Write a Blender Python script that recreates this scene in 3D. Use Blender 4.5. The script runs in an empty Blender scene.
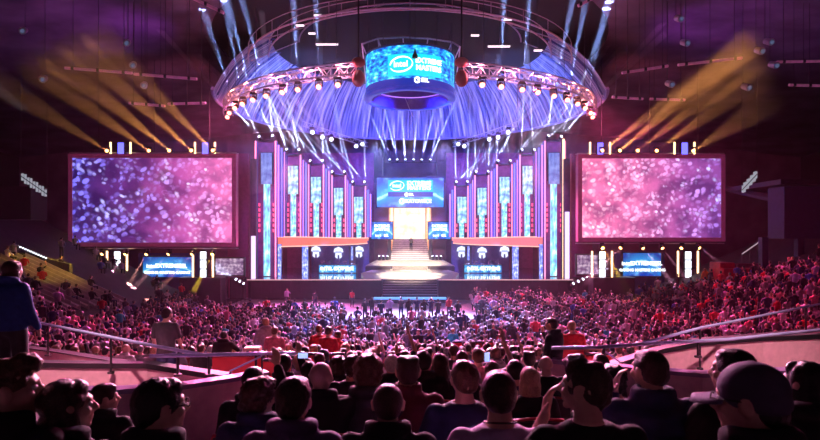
import bpy, bmesh, math, random
from mathutils import Vector, Matrix, noise
from math import pi, sin, cos, tan, radians, hypot
S = bpy.context.scene
COL = S.collection
R = random.Random(7)

# ---------------------------------------------------------------- camera, world, exposure
FP, HZ, EYE = 560.0, 236.0, 6.5            # focal length in pixels, horizon row, eye height
cd = bpy.data.cameras.new('camera')
cam = bpy.data.objects.new('camera', cd)
COL.objects.link(cam)
S.camera = cam
cam.location = (0, 0, EYE)
cam.rotation_euler = (pi / 2, 0, 0)
cd.lens = FP / 820 * 36
cd.shift_y = (HZ - 220) / 820
cd.clip_end = 500
cd.dof.use_dof = True
cd.dof.focus_distance = 22.0
cd.dof.aperture_fstop = 4.5
S.view_settings.view_transform = 'Standard'
S.view_settings.look = 'None'
S.view_settings.gamma = 1
S.view_settings.use_curve_mapping = False
S.view_settings.exposure = 0.2
S.cycles.max_bounces = 5
S.cycles.diffuse_bounces = 2
S.cycles.glossy_bounces = 3
S.cycles.transmission_bounces = 3
S.cycles.transparent_max_bounces = 6
S.cycles.volume_bounces = 0
S.cycles.use_denoising = True
S.cycles.sample_clamp_indirect = 6
S.cycles.light_sampling_threshold = 0.0
w = bpy.data.worlds.new('dark_hall')
S.world = w
w.use_nodes = True
w.node_tree.nodes['Background'].inputs[0].default_value = (0.3, 0.1, 0.5, 1)
w.node_tree.nodes['Background'].inputs[1].default_value = 0.0


def at(px, py, Y):
    return Vector(((px - 410) * Y / FP, Y, EYE + (HZ - py) * Y / FP))


def aim(o, p, q):
    o.location = p
    o.rotation_euler = (Vector(q) - Vector(p)).to_track_quat('-Z', 'Y').to_euler()


def lamp(name, p, q, ang, W, col, r=0.12, blend=0.35, parent=None):
    l = bpy.data.lights.new(name, 'SPOT')
    l.energy = W
    l.color = col
    l.spot_size = radians(ang)
    l.spot_blend = blend
    l.shadow_soft_size = r
    s = bpy.data.objects.new(name, l)
    COL.objects.link(s)
    aim(s, p, q)
    if parent:
        s.parent = parent
        s.location = Vector(p) - parent.location
    return s


# audience wash: the show lights on the front of the round truss, turned towards the crowd
K = 5.0
WASH = [
    ((-14.5, 46, 17.3), (-12, 24, 1), 62, 18000, (1.0, .12, .42)),
    ((14.5, 46, 17.3), (12, 24, 1), 62, 16000, (1.0, .06, .26)),
    ((-9, 40.8, 17.3), (-6, 20, 1), 60, 12000, (1.0, .16, .50)),
    ((9, 40.8, 17.3), (6, 22, 1), 60, 12000, (1.0, .14, .46)),
    ((-3.5, 58, 16.5), (-1, 40, 0), 46, 34000, (.36, .42, 1.0)),
    ((3.5, 58, 16.5), (2, 38, 0), 46, 32000, (.45, .38, 1.0)),
    ((-13, 60, 14.5), (-9, 44, 0), 60, 20000, (1.0, .16, .52)),
    ((13, 60, 14.5), (10, 44, 0), 60, 20000, (1.0, .16, .46)),
    ((-4, 38.2, 17.2), (-1.5, 5, 4.0), 34, 15000, (1.0, .42, .66)),
    ((4, 38.2, 17.2), (1.5, 5, 4.0), 34, 15000, (1.0, .46, .70)),
    ((-6, 38.7, 17.2), (-5, 9.5, 4.0), 22, 15000, (1.0, .34, .52)),
    ((6, 38.7, 17.2), (6, 9.5, 4.0), 22, 15000, (1.0, .34, .52)),
    ((16.6, 51, 17.9), (24, 33, 2), 50, 13000, (1.0, .06, .26)),
]
for i, (p, q, a_, W_, c_) in enumerate(WASH):
    lamp('audience_wash', p, q, a_, W_ * K, c_, r=.35, blend=.8)
# unseen spots added overhead to brighten the two exit walls
for s_ in (-1, 1):
    lamp('exit_downlight', (s_ * 4.2, 4.6, 12.5), (-5.9, 9.9, 3.6) if s_ < 0 else (6.9, 11.2, 3.6), 22 if s_ < 0 else 30, 7000 if s_ < 0 else 7000, (1.0, .46, .56), r=.15, blend=.9)
# wash of the stage, roof drum and back wall
for s_ in (-1, 1):
    lamp('stage_wash', (s_ * 9, 52, 18.5), (s_ * 11, 78, 9), 62, 6500, (.60, .08, .80), r=.4, blend=.8)
    lamp('stage_wash', (s_ * 13, 52, 17.5), (s_ * 13, 66, 2), 50, 16000, (.35, .16, 1.0), r=.4, blend=.8)
    lamp('stage_wash', (s_ * 21, 50, 17), (s_ * 24, 78, 8), 46, 8000, (1.0, .10, .22), r=.4, blend=.8)
    lamp('roof_wash', (s_ * 9, 46, 17.8), (s_ * 13, 70, 21), 70, 32000, (.16, .28, 1.0), r=.4, blend=.8)
    lamp('roof_wash', (s_ * 3, 46, 17.0), (s_ * 3, 72, 21), 60, 26000, (.01, .03, 1.0), r=.4, blend=.8)
    lamp('ceiling_wash', (s_ * 17, 46, 16.5), (s_ * 30, 46, 26), 80, 2800, (.55, .06, .85), r=.4, blend=.9)
    lamp('ceiling_wash', (s_ * 17, 50, 16.5), (s_ * 27, 66, 22), 80, 3500, (1.0, .16, .22), r=.4, blend=.9)
lamp('stage_key', (0, 50, 18), (0, 69, 3), 24, 100000, (1.0, .80, .60), r=.3, blend=.6)
lamp('stage_key', (0, 46, 18), (0, 60, 2.2), 22, 80000, (1.0, .78, .62), r=.3, blend=.6)
for s_ in (-1, 1):
    lamp('booth_lamp', (s_ * 9.5, 63, 6.0), (s_ * 9, 66, 2), 110, 1500, (.25, .30, 1.0), r=.2, blend=.8)  # lamp added to turn the booth and its deck blue
lamp('stage_key', (0, 50, 18), (0, 76, 8), 22, 20000, (1.0, .55, .35), r=.3, blend=.7)


# ---------------------------------------------------------------- materials
MATS = {}


def mat(name, col, rough=.6, metal=0., emis=None, es=0., var=.15, scale=3., bump=0., coat=0.):
    if name in MATS:
        return MATS[name]
    m = bpy.data.materials.new(name)
    m.use_nodes = True
    nt = m.node_tree
    b = nt.nodes['Principled BSDF']
    b.inputs['Roughness'].default_value = rough
    b.inputs['Metallic'].default_value = metal
    b.inputs['Coat Weight'].default_value = coat
    n = nt.nodes.new('ShaderNodeTexNoise')
    n.inputs['Scale'].default_value = scale
    n.inputs['Detail'].default_value = 4
    tc = nt.nodes.new('ShaderNodeTexCoord')
    nt.links.new(tc.outputs['Object'], n.inputs['Vector'])
    r = nt.nodes.new('ShaderNodeValToRGB')
    r.color_ramp.elements[0].position = .3
    r.color_ramp.elements[1].position = .7
    r.color_ramp.elements[0].color = tuple(c * (1 - var) for c in col[:3]) + (1,)
    r.color_ramp.elements[1].color = tuple(min(1, c * (1 + var)) for c in col[:3]) + (1,)
    nt.links.new(n.outputs['Fac'], r.inputs['Fac'])
    nt.links.new(r.outputs['Color'], b.inputs['Base Color'])
    if bump:
        bp = nt.nodes.new('ShaderNodeBump')
        bp.inputs['Strength'].default_value = bump
        bp.inputs['Distance'].default_value = .02
        nt.links.new(n.outputs['Fac'], bp.inputs['Height'])
        nt.links.new(bp.outputs['Normal'], b.inputs['Normal'])
    if emis:
        b.inputs['Emission Color'].default_value = tuple(emis) + (1,)
        b.inputs['Emission Strength'].default_value = es
        m.cycles.emission_sampling = 'NONE'
    MATS[name] = m
    return m


def glow(name, col, s):
    m = mat(name, (.02, .02, .02), emis=col, es=s, rough=.4)
    m.cycles.emission_sampling = 'NONE'
    return m


class NT:
    """tiny helper to wire procedural emission pictures for the video screens"""

    def __init__(self, name):
        self.m = bpy.data.materials.new(name)
        self.m.use_nodes = True
        self.t = self.m.node_tree
        self.b = self.t.nodes['Principled BSDF']
        self.b.inputs['Base Color'].default_value = (.01, .01, .01, 1)
        self.b.inputs['Roughness'].default_value = .4
        self.tc = self.t.nodes.new('ShaderNodeTexCoord')
        self.co = self.tc.outputs['Generated']

    def n(self, typ, **kw):
        nd = self.t.nodes.new('ShaderNode' + typ)
        for k, v in kw.items():
            if k.startswith('i_'):
                nd.inputs[k[2:].replace('_', ' ')].default_value = v
            else:
                setattr(nd, k, v)
        return nd

    def l(self, a, b):
        self.t.links.new(a, b)

    def math(self, op, a, b=None, clamp=False):
        nd = self.n('Math', operation=op, use_clamp=clamp)
        for i, v in enumerate((a, b)):
            if v is None:
                continue
            if isinstance(v, (int, float)):
                nd.inputs[i].default_value = v
            else:
                self.l(v, nd.inputs[i])
        return nd.outputs[0]

    def mapping(self, scale, loc=(0, 0, 0)):
        mp = self.n('Mapping')
        mp.inputs['Scale'].default_value = scale
        mp.inputs['Location'].default_value = loc
        self.l(self.co, mp.inputs['Vector'])
        return mp.outputs[0]

    def ramp(self, fac, stops):
        r = self.n('ValToRGB')
        e = r.color_ramp.elements
        while len(e) < len(stops):
            e.new(.5)
        for i, (p, c) in enumerate(stops):
            e[i].position = p
            e[i].color = tuple(c) + (1,)
        self.l(fac, r.inputs[0])
        return r.outputs[0]

    def mix(self, fac, a, b, typ='MIX'):
        nd = self.n('MixRGB', blend_type=typ)
        for i, v in enumerate((fac, a, b)):
            if isinstance(v, (int, float)):
                nd.inputs[i].default_value = v
            elif isinstance(v, tuple):
                nd.inputs[i].default_value = v + (1,) if len(v) == 3 else v
            else:
                self.l(v, nd.inputs[i])
        return nd.outputs[0]

    def sep(self):
        s = self.n('SeparateXYZ')
        self.l(self.co, s.inputs[0])
        return s.outputs

    def out(self, col, strength):
        self.l(col, self.b.inputs['Emission Color'])
        self.b.inputs['Emission Strength'].default_value = strength
        self.m.cycles.emission_sampling = 'FRONT' if self.m.name.startswith(('crowd_picture', 'lit_doorway')) else 'NONE'
        return self.m


def crowd_video(name, lo, mid, hi, seed, strength):
    """live picture of the cheering crowd: blurred heads and raised hands"""
    t = NT(name)
    x, y, z = t.sep()
    col = t.ramp(x, lo)
    sh = t.n('TexNoise', i_Scale=4.0, i_Detail=3.0)
    t.l(t.mapping((1.75, 1, 1), (seed, 3, 2)), sh.inputs['Vector'])
    col = t.mix(.8, col, t.ramp(sh.outputs['Fac'], [(.38, (.25, .25, .4)), (.62, (1, 1, 1))]), 'MULTIPLY')
    for k, (sc, r0, tone, thr, sx, sz) in enumerate(((11, .42, mid, .45, 1.75, 1.2), (17, .40, mid, .49, 1.75, .8), (14, .36, hi, .52, 1.75, 1.0), (8, .27, hi, .55, 1.75, .7))):
        v = t.n('TexVoronoi', i_Scale=float(sc), voronoi_dimensions='2D')
        wv = t.n('TexNoise', i_Scale=7.0, i_Detail=1.0)
        t.l(t.mapping((1.75, 1, 1), (seed * 2 + k, 0, 0)), wv.inputs['Vector'])
        mp = t.n('CombineXYZ')
        sw = t.n('SeparateColor')
        t.l(wv.outputs['Color'], sw.inputs[0])
        t.l(t.math('ADD', t.math('MULTIPLY', x, sx), t.math('ADD', t.math('MULTIPLY', sw.outputs[0], .08), t.math('MULTIPLY', z, .25 * (k - 1)))), mp.inputs[0])
        t.l(t.math('ADD', t.math('MULTIPLY', z, sz), t.math('MULTIPLY', sw.outputs[1], .08)), mp.inputs[1])
        t.l(mp.outputs[0], v.inputs['Vector'])
        soft = t.math('MULTIPLY', t.math('SUBTRACT', r0, v.outputs['Distance']), 6.0, True)
        sel = t.n('TexNoise', i_Scale=4.0, i_Detail=3.0)
        t.l(t.mapping((1.75, 1, 1), (seed * 3 + 7 * k, 0, 0)), sel.inputs['Vector'])
        on = t.math('MULTIPLY', t.math('SUBTRACT', sel.outputs['Fac'], thr), 10.0, True)
        sc_ = t.n('SeparateColor')
        t.l(v.outputs['Color'], sc_.inputs[0])
        f = t.math('MULTIPLY', t.math('MULTIPLY', soft, on), t.math('MULTIPLY', sc_.outputs[0], 1.15, True))
        col = t.mix(f, col, t.ramp(x, tone))
    return t.out(col, strength)


def planet_screen(name, strength):
    """blue picture of a planet's curved rim with a bright cyan horizon"""
    t = NT(name)
    x, y, z = t.sep()
    n1 = t.n('TexNoise', i_Scale=2.2, i_Detail=4.0)
    t.l(t.mapping((2, 1, 1)), n1.inputs['Vector'])
    xc = t.math('SUBTRACT', x, .5)
    arc = t.math('SUBTRACT', z, t.math('SUBTRACT', .62, t.math('MULTIPLY', t.math('MULTIPLY', xc, xc), 1.4)))
    arc2 = t.math('ADD', arc, t.math('MULTIPLY', t.math('SUBTRACT', n1.outputs['Fac'], .5), .35))
    col = t.ramp(t.math('ADD', arc2, .5), [(.0, (.0, .06, .5)), (.40, (.0, .30, .9)), (.50, (.45, .95, 1)), (.56, (.02, .35, .9)), (1, (.0, .05, .40))])
    cl = t.ramp(n1.outputs['Fac'], [(.52, (0, 0, 0)), (.75, (.2, .6, .8))])
    col = t.mix(.8, col, cl, 'ADD')
    return t.out(col, strength)


def streak_panel(name, a, b, c, strength, sc=(6, 1, 1.2)):
    t = NT(name)
    n1 = t.n('TexNoise', i_Scale=2.0, i_Detail=1.5)
    t.l(t.mapping(sc), n1.inputs['Vector'])
    return t.out(t.ramp(n1.outputs['Fac'], [(.32, a), (.5, b), (.68, c)]), strength)


# ---------------------------------------------------------------- mesh helpers
class MB:
    def __init__(self):
        self.v, self.f, self.mi = [], [], []
        self.cur = 0

    def add(self, vs, fs):
        o = len(self.v)
        self.v += [Vector(p) for p in vs]
        for f in fs:
            self.f.append(tuple(i + o for i in f))
            self.mi.append(self.cur)
        return self

    def box(self, lo, hi, bev=0.):
        x0, y0, z0 = lo
        x1, y1, z1 = hi
        self.add([(x0, y0, z0), (x1, y0, z0), (x1, y1, z0), (x0, y1, z0), (x0, y0, z1), (x1, y0, z1), (x1, y1, z1), (x0, y1, z1)],
                 [(0, 3, 2, 1), (4, 5, 6, 7), (0, 1, 5, 4), (1, 2, 6, 5), (2, 3, 7, 6), (3, 0, 4, 7)])
        return self

    def cbox(self, c, s):
        return self.box([c[i] - s[i] / 2 for i in range(3)], [c[i] + s[i] / 2 for i in range(3)])

    def loft(self, rings, cap=True):
        n = len(rings[0])
        vs = [p for r in rings for p in r]
        fs = []
        for k in range(len(rings) - 1):
            for i in range(n):
                j = (i + 1) % n
                fs.append((k * n + i, k * n + j, (k + 1) * n + j, (k + 1) * n + i))
        if cap:
            fs.append(tuple(range(n - 1, -1, -1)))
            fs.append(tuple((len(rings) - 1) * n + i for i in range(n)))
        return self.add(vs, fs)

    def tube(self, pts, r, n=8, closed=False):
        pts = [Vector(p) for p in pts]
        rr = r if isinstance(r, (list, tuple)) else [r] * len(pts)
        rings = []
        m = len(pts)
        for k, p in enumerate(pts):
            a = pts[(k - 1) % m] if (k > 0 or closed) else p
            b = pts[(k + 1) % m] if (k < m - 1 or closed) else p
            t = (b - a)
            t = t.normalized() if t.length > 1e-9 else Vector((0, 0, 1))
            up = Vector((0, 0, 1)) if abs(t.z) < .95 else Vector((0, 1, 0))
            u = t.cross(up).normalized()
            v = u.cross(t)
            rings.append([p + (u * cos(2 * pi * i / n) + v * sin(2 * pi * i / n)) * rr[k] for i in range(n)])
        if closed:
            rings.append(rings[0])
        return self.loft(rings, not closed)

    def ball(self, c, r, n=10, m=7):
        """ellipsoid, r is a number or a triple"""
        r = (r, r, r) if isinstance(r, (int, float)) else r
        c = Vector(c)
        vs = [c + Vector((0, 0, -r[2]))]
        for k in range(1, m):
            a = -pi / 2 + pi * k / m
            for i in range(n):
                b = 2 * pi * i / n
                vs.append(c + Vector((r[0] * cos(a) * cos(b), r[1] * cos(a) * sin(b), r[2] * sin(a))))
        vs.append(c + Vector((0, 0, r[2])))
        fs = [(0, 1 + (i + 1) % n, 1 + i) for i in range(n)]
        for k in range(m - 2):
            for i in range(n):
                j = (i + 1) % n
                fs.append((1 + k * n + i, 1 + k * n + j, 1 + (k + 1) * n + j, 1 + (k + 1) * n + i))
        L = len(vs) - 1
        fs += [(L, 1 + (m - 2) * n + i, 1 + (m - 2) * n + (i + 1) % n) for i in range(n)]
        return self.add(vs, fs)

    def capsule(self, pts, radii, n=10, flat=1.0):
        """tapered limb through pts, with a ball on every joint"""
        for p, r in zip(pts, radii):
            self.ball(p, r, n, 6)
        return self.tube(pts, list(radii), n)

    def prism(self, poly, y0, y1):
        """outline in x,z extruded along y"""
        n = len(poly)
        return self.add([(p[0], y0, p[1]) for p in poly] + [(p[0], y1, p[1]) for p in poly],
                        [tuple(range(n))] + [tuple(range(2 * n - 1, n - 1, -1))] + [(i, i + n, (i + 1) % n + n, (i + 1) % n) for i in range(n)])

    def ribbon(self, path, z0, z1, th):
        """upright wall along a plan path [(x,y)...]; z0/z1 numbers or lists"""
        n = len(path)
        z0 = z0 if isinstance(z0, (list, tuple)) else [z0] * n
        z1 = z1 if isinstance(z1, (list, tuple)) else [z1] * n
        rings = []
        for k in range(n):
            a = Vector(path[max(0, k - 1)])
            b = Vector(path[min(n - 1, k + 1)])
            t = (b - a).normalized()
            nn = Vector((-t.y, t.x)) * th / 2
            p = Vector(path[k])
            rings.append([(p.x + nn.x, p.y + nn.y, z0[k]), (p.x - nn.x, p.y - nn.y, z0[k]), (p.x - nn.x, p.y - nn.y, z1[k]), (p.x + nn.x, p.y + nn.y, z1[k])])
        return self.loft(rings)

    def build(self, name, m, parent=None, smooth=False, loc=None, bevel=0.):
        me = bpy.data.meshes.new(name)
        off = Vector((0, 0, 0))
        if parent is not None:
            off = wloc(parent)
        elif loc is not None:
            off = Vector(loc)
        me.from_pydata([p - off for p in self.v], [], self.f)
        ms = m if isinstance(m, (list, tuple)) else [m]
        for q in ms:
            me.materials.append(q)
        if len(ms) > 1:
            me.polygons.foreach_set('material_index', self.mi)
        if smooth:
            me.polygons.foreach_set('use_smooth', [True] * len(me.polygons))
        me.update()
        bm = bmesh.new()
        bm.from_mesh(me)
        bmesh.ops.recalc_face_normals(bm, faces=bm.faces)
        if bevel:
            bmesh.ops.bevel(bm, geom=list(bm.edges), offset=bevel, segments=2, affect='EDGES', clamp_overlap=True)
        bm.to_mesh(me)
        bm.free()
        o = bpy.data.objects.new(name, me)
        COL.objects.link(o)
        if parent is not None:
            o.parent = parent
        elif loc is not None:
            o.location = loc
        return o


def wloc(o):
    v = Vector((0, 0, 0))
    while o is not None:
        v = v + o.location
        o = o.parent
    return v


def tag(o, label=None, cat=None, group=None, kind=None):
    if label:
        o['label'] = label
    if cat:
        o['category'] = cat
    if group:
        o['group'] = group
    if kind:
        o['kind'] = kind
    return o


def thing(name, loc, label, cat, group=None):
    o = bpy.data.objects.new(name, None)
    o.empty_display_size = .1
    COL.objects.link(o)
    o.location = loc
    return tag(o, label, cat, group)


def struct(o):
    o['kind'] = 'structure'
    return o


def text(s, size, loc, parent, m, name='lettering', thick=.01, bold=0., align='CENTER', squash=1.):
    cu = bpy.data.curves.new('t', 'FONT')
    cu.body = s
    cu.size = size
    cu.align_x = align
    cu.align_y = 'CENTER'
    cu.extrude = thick
    cu.offset = bold
    cu.space_character = 1.0
    o = bpy.data.objects.new('t', cu)
    COL.objects.link(o)
    dg = bpy.context.evaluated_depsgraph_get()
    me = bpy.data.meshes.new_from_object(o.evaluated_get(dg))
    bpy.data.objects.remove(o)
    me.transform(Matrix.Rotation(pi / 2, 4, 'X') @ Matrix.Diagonal((squash, 1, 1, 1)))
    me.materials.clear()
    me.materials.append(m)
    me.name = name
    t = bpy.data.objects.new(name, me)
    COL.objects.link(t)
    t.parent = parent
    t.location = Vector(loc) - wloc(parent)
    return t


def copy_tree(o, parent=None):
    c = o.copy()
    COL.objects.link(c)
    if parent is not None:
        c.parent = parent
    for ch in list(KIDS.get(o.name, o.children)):
        copy_tree(ch, c)
    return c


KIDS = {}

# ---------------------------------------------------------------- shared materials
M_floor = mat('concrete_floor', (.10, .10, .13), .45, scale=.6)
M_tier = mat('tier_concrete', (.05, .04, .05), .8, scale=1.2)
M_ceil = mat('dark_ceiling', (.10, .08, .12), .85, scale=.3, var=.5)
M_wall = mat('hall_wall', (.12, .08, .12), .85, scale=.35, var=.35)
M_black = mat('black_cloth', (.012, .012, .014), .9)
M_skirt = mat('stage_skirt', (.035, .028, .035), .8, scale=2)
M_deck = mat('stage_deck', (.08, .08, .10), .12, scale=1.5, coat=.5)
M_white_deck = mat('white_deck', (.62, .55, .48), .35, scale=1.0, var=.08)
M_riser = mat('dark_riser', (.05, .04, .045), .6)
M_steel = mat('truss_aluminium', (.55, .55, .6), .3, .8)
M_dsteel = mat('dark_steel', (.06, .06, .07), .45, .6)
M_navy = mat('navy_paint', (.03, .05, .22), .5)
M_frame = mat('screen_frame', (.16, .06, .12), .6)
M_maroon = mat('maroon_panel', (.16, .03, .08), .6, scale=2, var=.3)
M_wood = mat('parapet_panel', (.62, .40, .42), .7, scale=9, var=.10)
M_wood2 = mat('parapet_panel_dark', (.60, .36, .44), .7, scale=7, var=.12)
M_coping = mat('black_coping', (.01, .01, .012), .5)
M_ledge = mat('purple_coping', (.20, .13, .24), .35)
M_rail = mat('painted_rail', (.50, .64, 1.0), .25, .3)
M_redp = mat('red_paint', (.60, .02, .03), .5)
M_roofstreaks = NT('roof_skin')
_t = M_roofstreaks
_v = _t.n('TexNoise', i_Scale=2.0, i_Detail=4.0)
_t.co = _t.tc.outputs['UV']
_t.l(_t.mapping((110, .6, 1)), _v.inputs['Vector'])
_c = _t.ramp(_v.outputs['Fac'], [(.36, (.05, .06, .16)), (.54, (.28, .30, .5)), (.68, (.9, .9, .95))])  # white streaks of light on the drum put into the skin colour
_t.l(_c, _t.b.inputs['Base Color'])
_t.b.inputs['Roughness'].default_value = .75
M_roofstreaks = _t.m

G_pink = glow('pink_tube', (1.0, .22, .36), 2.2)
G_orange = glow('orange_tube', (1.0, .30, .10), 2.6)
G_amber = glow('amber_tube', (1.0, .62, .30), 3.0)
G_blue = glow('blue_led', (.12, .12, 1.0), 2.2)
G_violet = glow('violet_led', (.42, .16, 1.0), 1.8)
G_white = glow('white_led', (.85, .9, 1.0), 2.2)
G_text = glow('lit_lettering', (.92, 1.0, 1.0), 2.0)
G_red = glow('red_led', (1.0, .08, .18), 2.0)
G_cyan = glow('cyan_led', (.05, .65, 1.0), 1.5)
G_door = streak_panel('lit_doorway', (1, .60, .30), (1, .80, .55), (1, .92, .78), 1.5, (2, 1, 2))
G_lensP = glow('pink_lens', (1.0, .24, .16), 6)
G_lensO = glow('orange_lens', (1.0, .45, .14), 7)
G_lensW = glow('white_lens', (.70, .78, 1.0), 6)
G_lensY = glow('yellow_lens', (1.0, .65, .10), 14)


# ---------------------------------------------------------------- the ground
def terr(x, y):
    """height of the seating bowl"""
    z = max(0.0, 5.0 - .18 * y) if y < 28 else 0.0
    r = hypot(x, min(12.0, abs(y - 50) * .6))
    return z + max(0.0, (r - 20.0) * (.52 if x < 0 else .45)) * min(1, max(0, (58 - y) / 4))


def tread(y):
    k = math.floor(y / .8)
    return 5.0 - .18 * (k * .8 + .4)


# near and middle tiers are stepped, the sides of the bowl are a smooth rake of small steps
mb = MB()
nx, ys = 36, []
y = -1.6
while y < 28.0:
    ys.append(y)
    y += .8
prof = []
for y0 in ys:
    z0 = max(0, 5.0 - .18 * (y0 + .4))
    prof += [(y0, z0), (y0 + .8, z0)]
prof += [(28.6 + 1.4 * k, 0.) for k in range(22)]
xs = [-46 + 92 * i / nx for i in range(nx + 1)]


def terr2(x, y, z0):
    r = hypot(x, min(12.0, abs(y - 50) * .6))
    return z0 + max(0.0, (r - 20.0) * (.52 if x < 0 else .45)) * min(1, max(0, (58 - y) / 4))


vs = [(x, p[0], terr2(x, p[0], p[1])) for p in prof for x in xs]
W1 = nx + 1
mb.add(vs, [(j * W1 + i, j * W1 + i + 1, (j + 1) * W1 + i + 1, (j + 1) * W1 + i) for j in range(len(prof) - 1) for i in range(nx)])
struct(mb.build('floor_seating_tiers', M_tier))
struct(MB().box((-60, -3, -.4), (60, 90, -.02)).build('floor', M_floor))
# open concrete floor before the stage, blue light put into its paler colour
struct(MB().box((-17, 44, .0), (17, 57, .015)).build('floor_front_of_stage', mat('blue_grey_floor', (.30, .30, .36), .35, scale=.8)))

# ---------------------------------------------------------------- hall walls and ceiling
struct(MB().box((-60, 86, 0), (60, 86.4, 34)).build('wall_back', M_wall))
struct(MB().box((-60.4, -3, 0), (-60, 86, 34)).build('wall_left', M_black))
struct(MB().box((60, -3, 0), (60.4, 86, 34)).build('wall_right', M_black))
struct(MB().box((-60, -3.4, 0), (60, -3, 34)).build('wall_rear', M_black))
mb = MB()
N = 64
CY = 55.0
ring = lambda r, z: [Vector((r * sin(2 * pi * i / N), CY + r * cos(2 * pi * i / N), z)) for i in range(N)]
prs = [ring(18.4, 24.6), ring(30, 23.4), ring(45, 21.5), ring(64, 19), ring(90, 16)]
mb.loft(prs, cap=False)
struct(mb.build('ceiling', M_ceil, smooth=True))
# round roof lantern: a deep drum over the stage front, light streaks in its skin colour, ribs inside
mb = MB()
a0, a1, NA = radians(-112), radians(112), 72
rp = lambda r, z: [Vector((r * sin(a0 + (a1 - a0) * i / NA), CY + r * cos(a0 + (a1 - a0) * i / NA), z)) for i in range(NA + 1)]
levels = [(18.2, 19.2), (17.6, 20.4), (16.7, 21.8), (15.3, 23.3), (13.4, 24.6), (11.2, 25.6)]
vs = [p for r, z in levels for p in rp(r, z)]
mb.add(vs, [(k * (NA + 1) + i, k * (NA + 1) + i + 1, (k + 1) * (NA + 1) + i + 1, (k + 1) * (NA + 1) + i) for k in range(len(levels) - 1) for i in range(NA)])
drum = mb.build('ceiling_lantern', M_roofstreaks, smooth=True)
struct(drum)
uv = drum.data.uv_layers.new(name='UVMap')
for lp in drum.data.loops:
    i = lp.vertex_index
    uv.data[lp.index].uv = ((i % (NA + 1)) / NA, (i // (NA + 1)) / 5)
mb = MB()
for k in range(-6, 7):
    a = radians(17.5 * k)
    mb.tube([(r * .985 * sin(a), CY + r * .985 * cos(a), z) for r, z in levels], .09, 6)
for r, z in (levels[5],):
    mb.tube([p for p in rp(r * .98, z)], .05, 5)
struct(mb.build('ceiling_lantern_ribs', M_navy))
mb = MB()
mb.tube(rp(18.3, 19.2), .16, 8)
struct(mb.build('ceiling_lantern_rim', mat('rim_paint', (.25, .25, .5), .4)))
struct(MB().loft([ring(18.4, 24.7), ring(17.5, 27.5), ring(10, 29.5), ring(.5, 30.5)], cap=True).build('ceiling_dome', M_black))
# catwalk rings inside the lantern, near side
for i, (r, z) in enumerate(((15.0, 22.4), (13.2, 23.0), (10.5, 24.6))):
    mb = MB()
    mb.tube([Vector((r * sin(radians(k)), 54 - r * cos(radians(k)), z)) for k in range(-80, 81, 5)], .07, 6)
    mb.tube([Vector((r * sin(radians(k)), 54 - r * cos(radians(k)), z + .9)) for k in range(-80, 81, 5)], .035, 5)
    for k in range(-7, 8):
        a = pi + radians(11.4 * k)
        mb.tube([(r * sin(a), 54 + r * cos(a), z), (r * sin(a), 54 + r * cos(a), z + .9)], .03, 5)
    tag(mb.build('catwalk_ring', mat('pink_grey_steel', (.5, .42, .5), .4, .3)),
        ['lowest and widest ring of ceiling catwalk above the cylindrical screen', 'middle ring of ceiling catwalk above the cylindrical screen', 'smallest topmost ring of ceiling catwalk above the cylindrical screen'][i],
        'catwalk', 'round catwalks in the roof')
t = thing('catwalk_brace', (0, 41, 22.4), 'radial steel struts tying the ceiling catwalk rings together', 'roof struts')
for k in range(8):
    a = pi / 2 + pi * (k + .5) / 8
    MB().tube([(10.7 * sin(a), 54 + 10.7 * cos(a), 24.45), (14.8 * sin(a), 54 + 14.8 * cos(a), 22.5)], .05, 5).build('strut', mat('pink_grey_steel', (0, 0, 0)), t)

# long pipes and hoists under the dark side ceilings
bars = [((65, 68), (132, 73), 38), ((134, 74), (197, 79), 38), ((129, 103), (165, 106), 42), ((168, 104), (206, 103), 42),
        ((188, -4), (224, 13), 36), ((622, 73), (668, 66), 38), ((678, 65), (742, 58), 38), ((612, 97), (643, 99), 42), ((650, 99), (685, 100), 42),
        ((777, 62), (830, 61), 40), ((789, 85), (830, 86), 40), ((578, 6), (598, -5), 36)]
where = ['longest of the pink-lit ceiling pipes over the left screen, outer length', 'pink-lit ceiling pipe over the left screen, inner length of the upper line',
         'short ceiling pipe low over the left screen, outer one', 'short ceiling pipe low over the left screen, inner one', 'slanted pink ceiling pipe at the top edge, left of the roof lantern',
         'pink-lit ceiling pipe over the right screen, inner length of the upper line', 'pink-lit ceiling pipe over the right screen, outer length of the upper line',
         'short ceiling pipe low over the right screen, inner one', 'short ceiling pipe low over the right screen, outer one',
         'upper dim ceiling pipe by the right edge of the hall', 'lower dim ceiling pipe by the right edge of the hall', 'slanted pink ceiling pipe at the top edge, right of the roof lantern']
M_pipe = mat('pale_pipe', (.75, .45, .65), .35, emis=(.8, .2, .5), es=.10)  # pink light on the pipes put in as a faint glow of their own
for (a, b, Y), lb in zip(bars, where):
    p, q = at(*a, Y), at(*b, Y)
    t = thing('ceiling_pipe', (p + q) / 2, lb, 'pipe', 'pipes under the ceiling')
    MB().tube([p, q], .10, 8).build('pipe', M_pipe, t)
    m2 = MB()
    for f in (.12, .5, .88):
        c = p.lerp(q, f)
        m2.tube([c, (c.x, c.y, 24.2)], .02, 5)
        m2.cbox(c, (.16, .3, .22))
    m2.build('hanger', M_dsteel, t)

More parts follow.
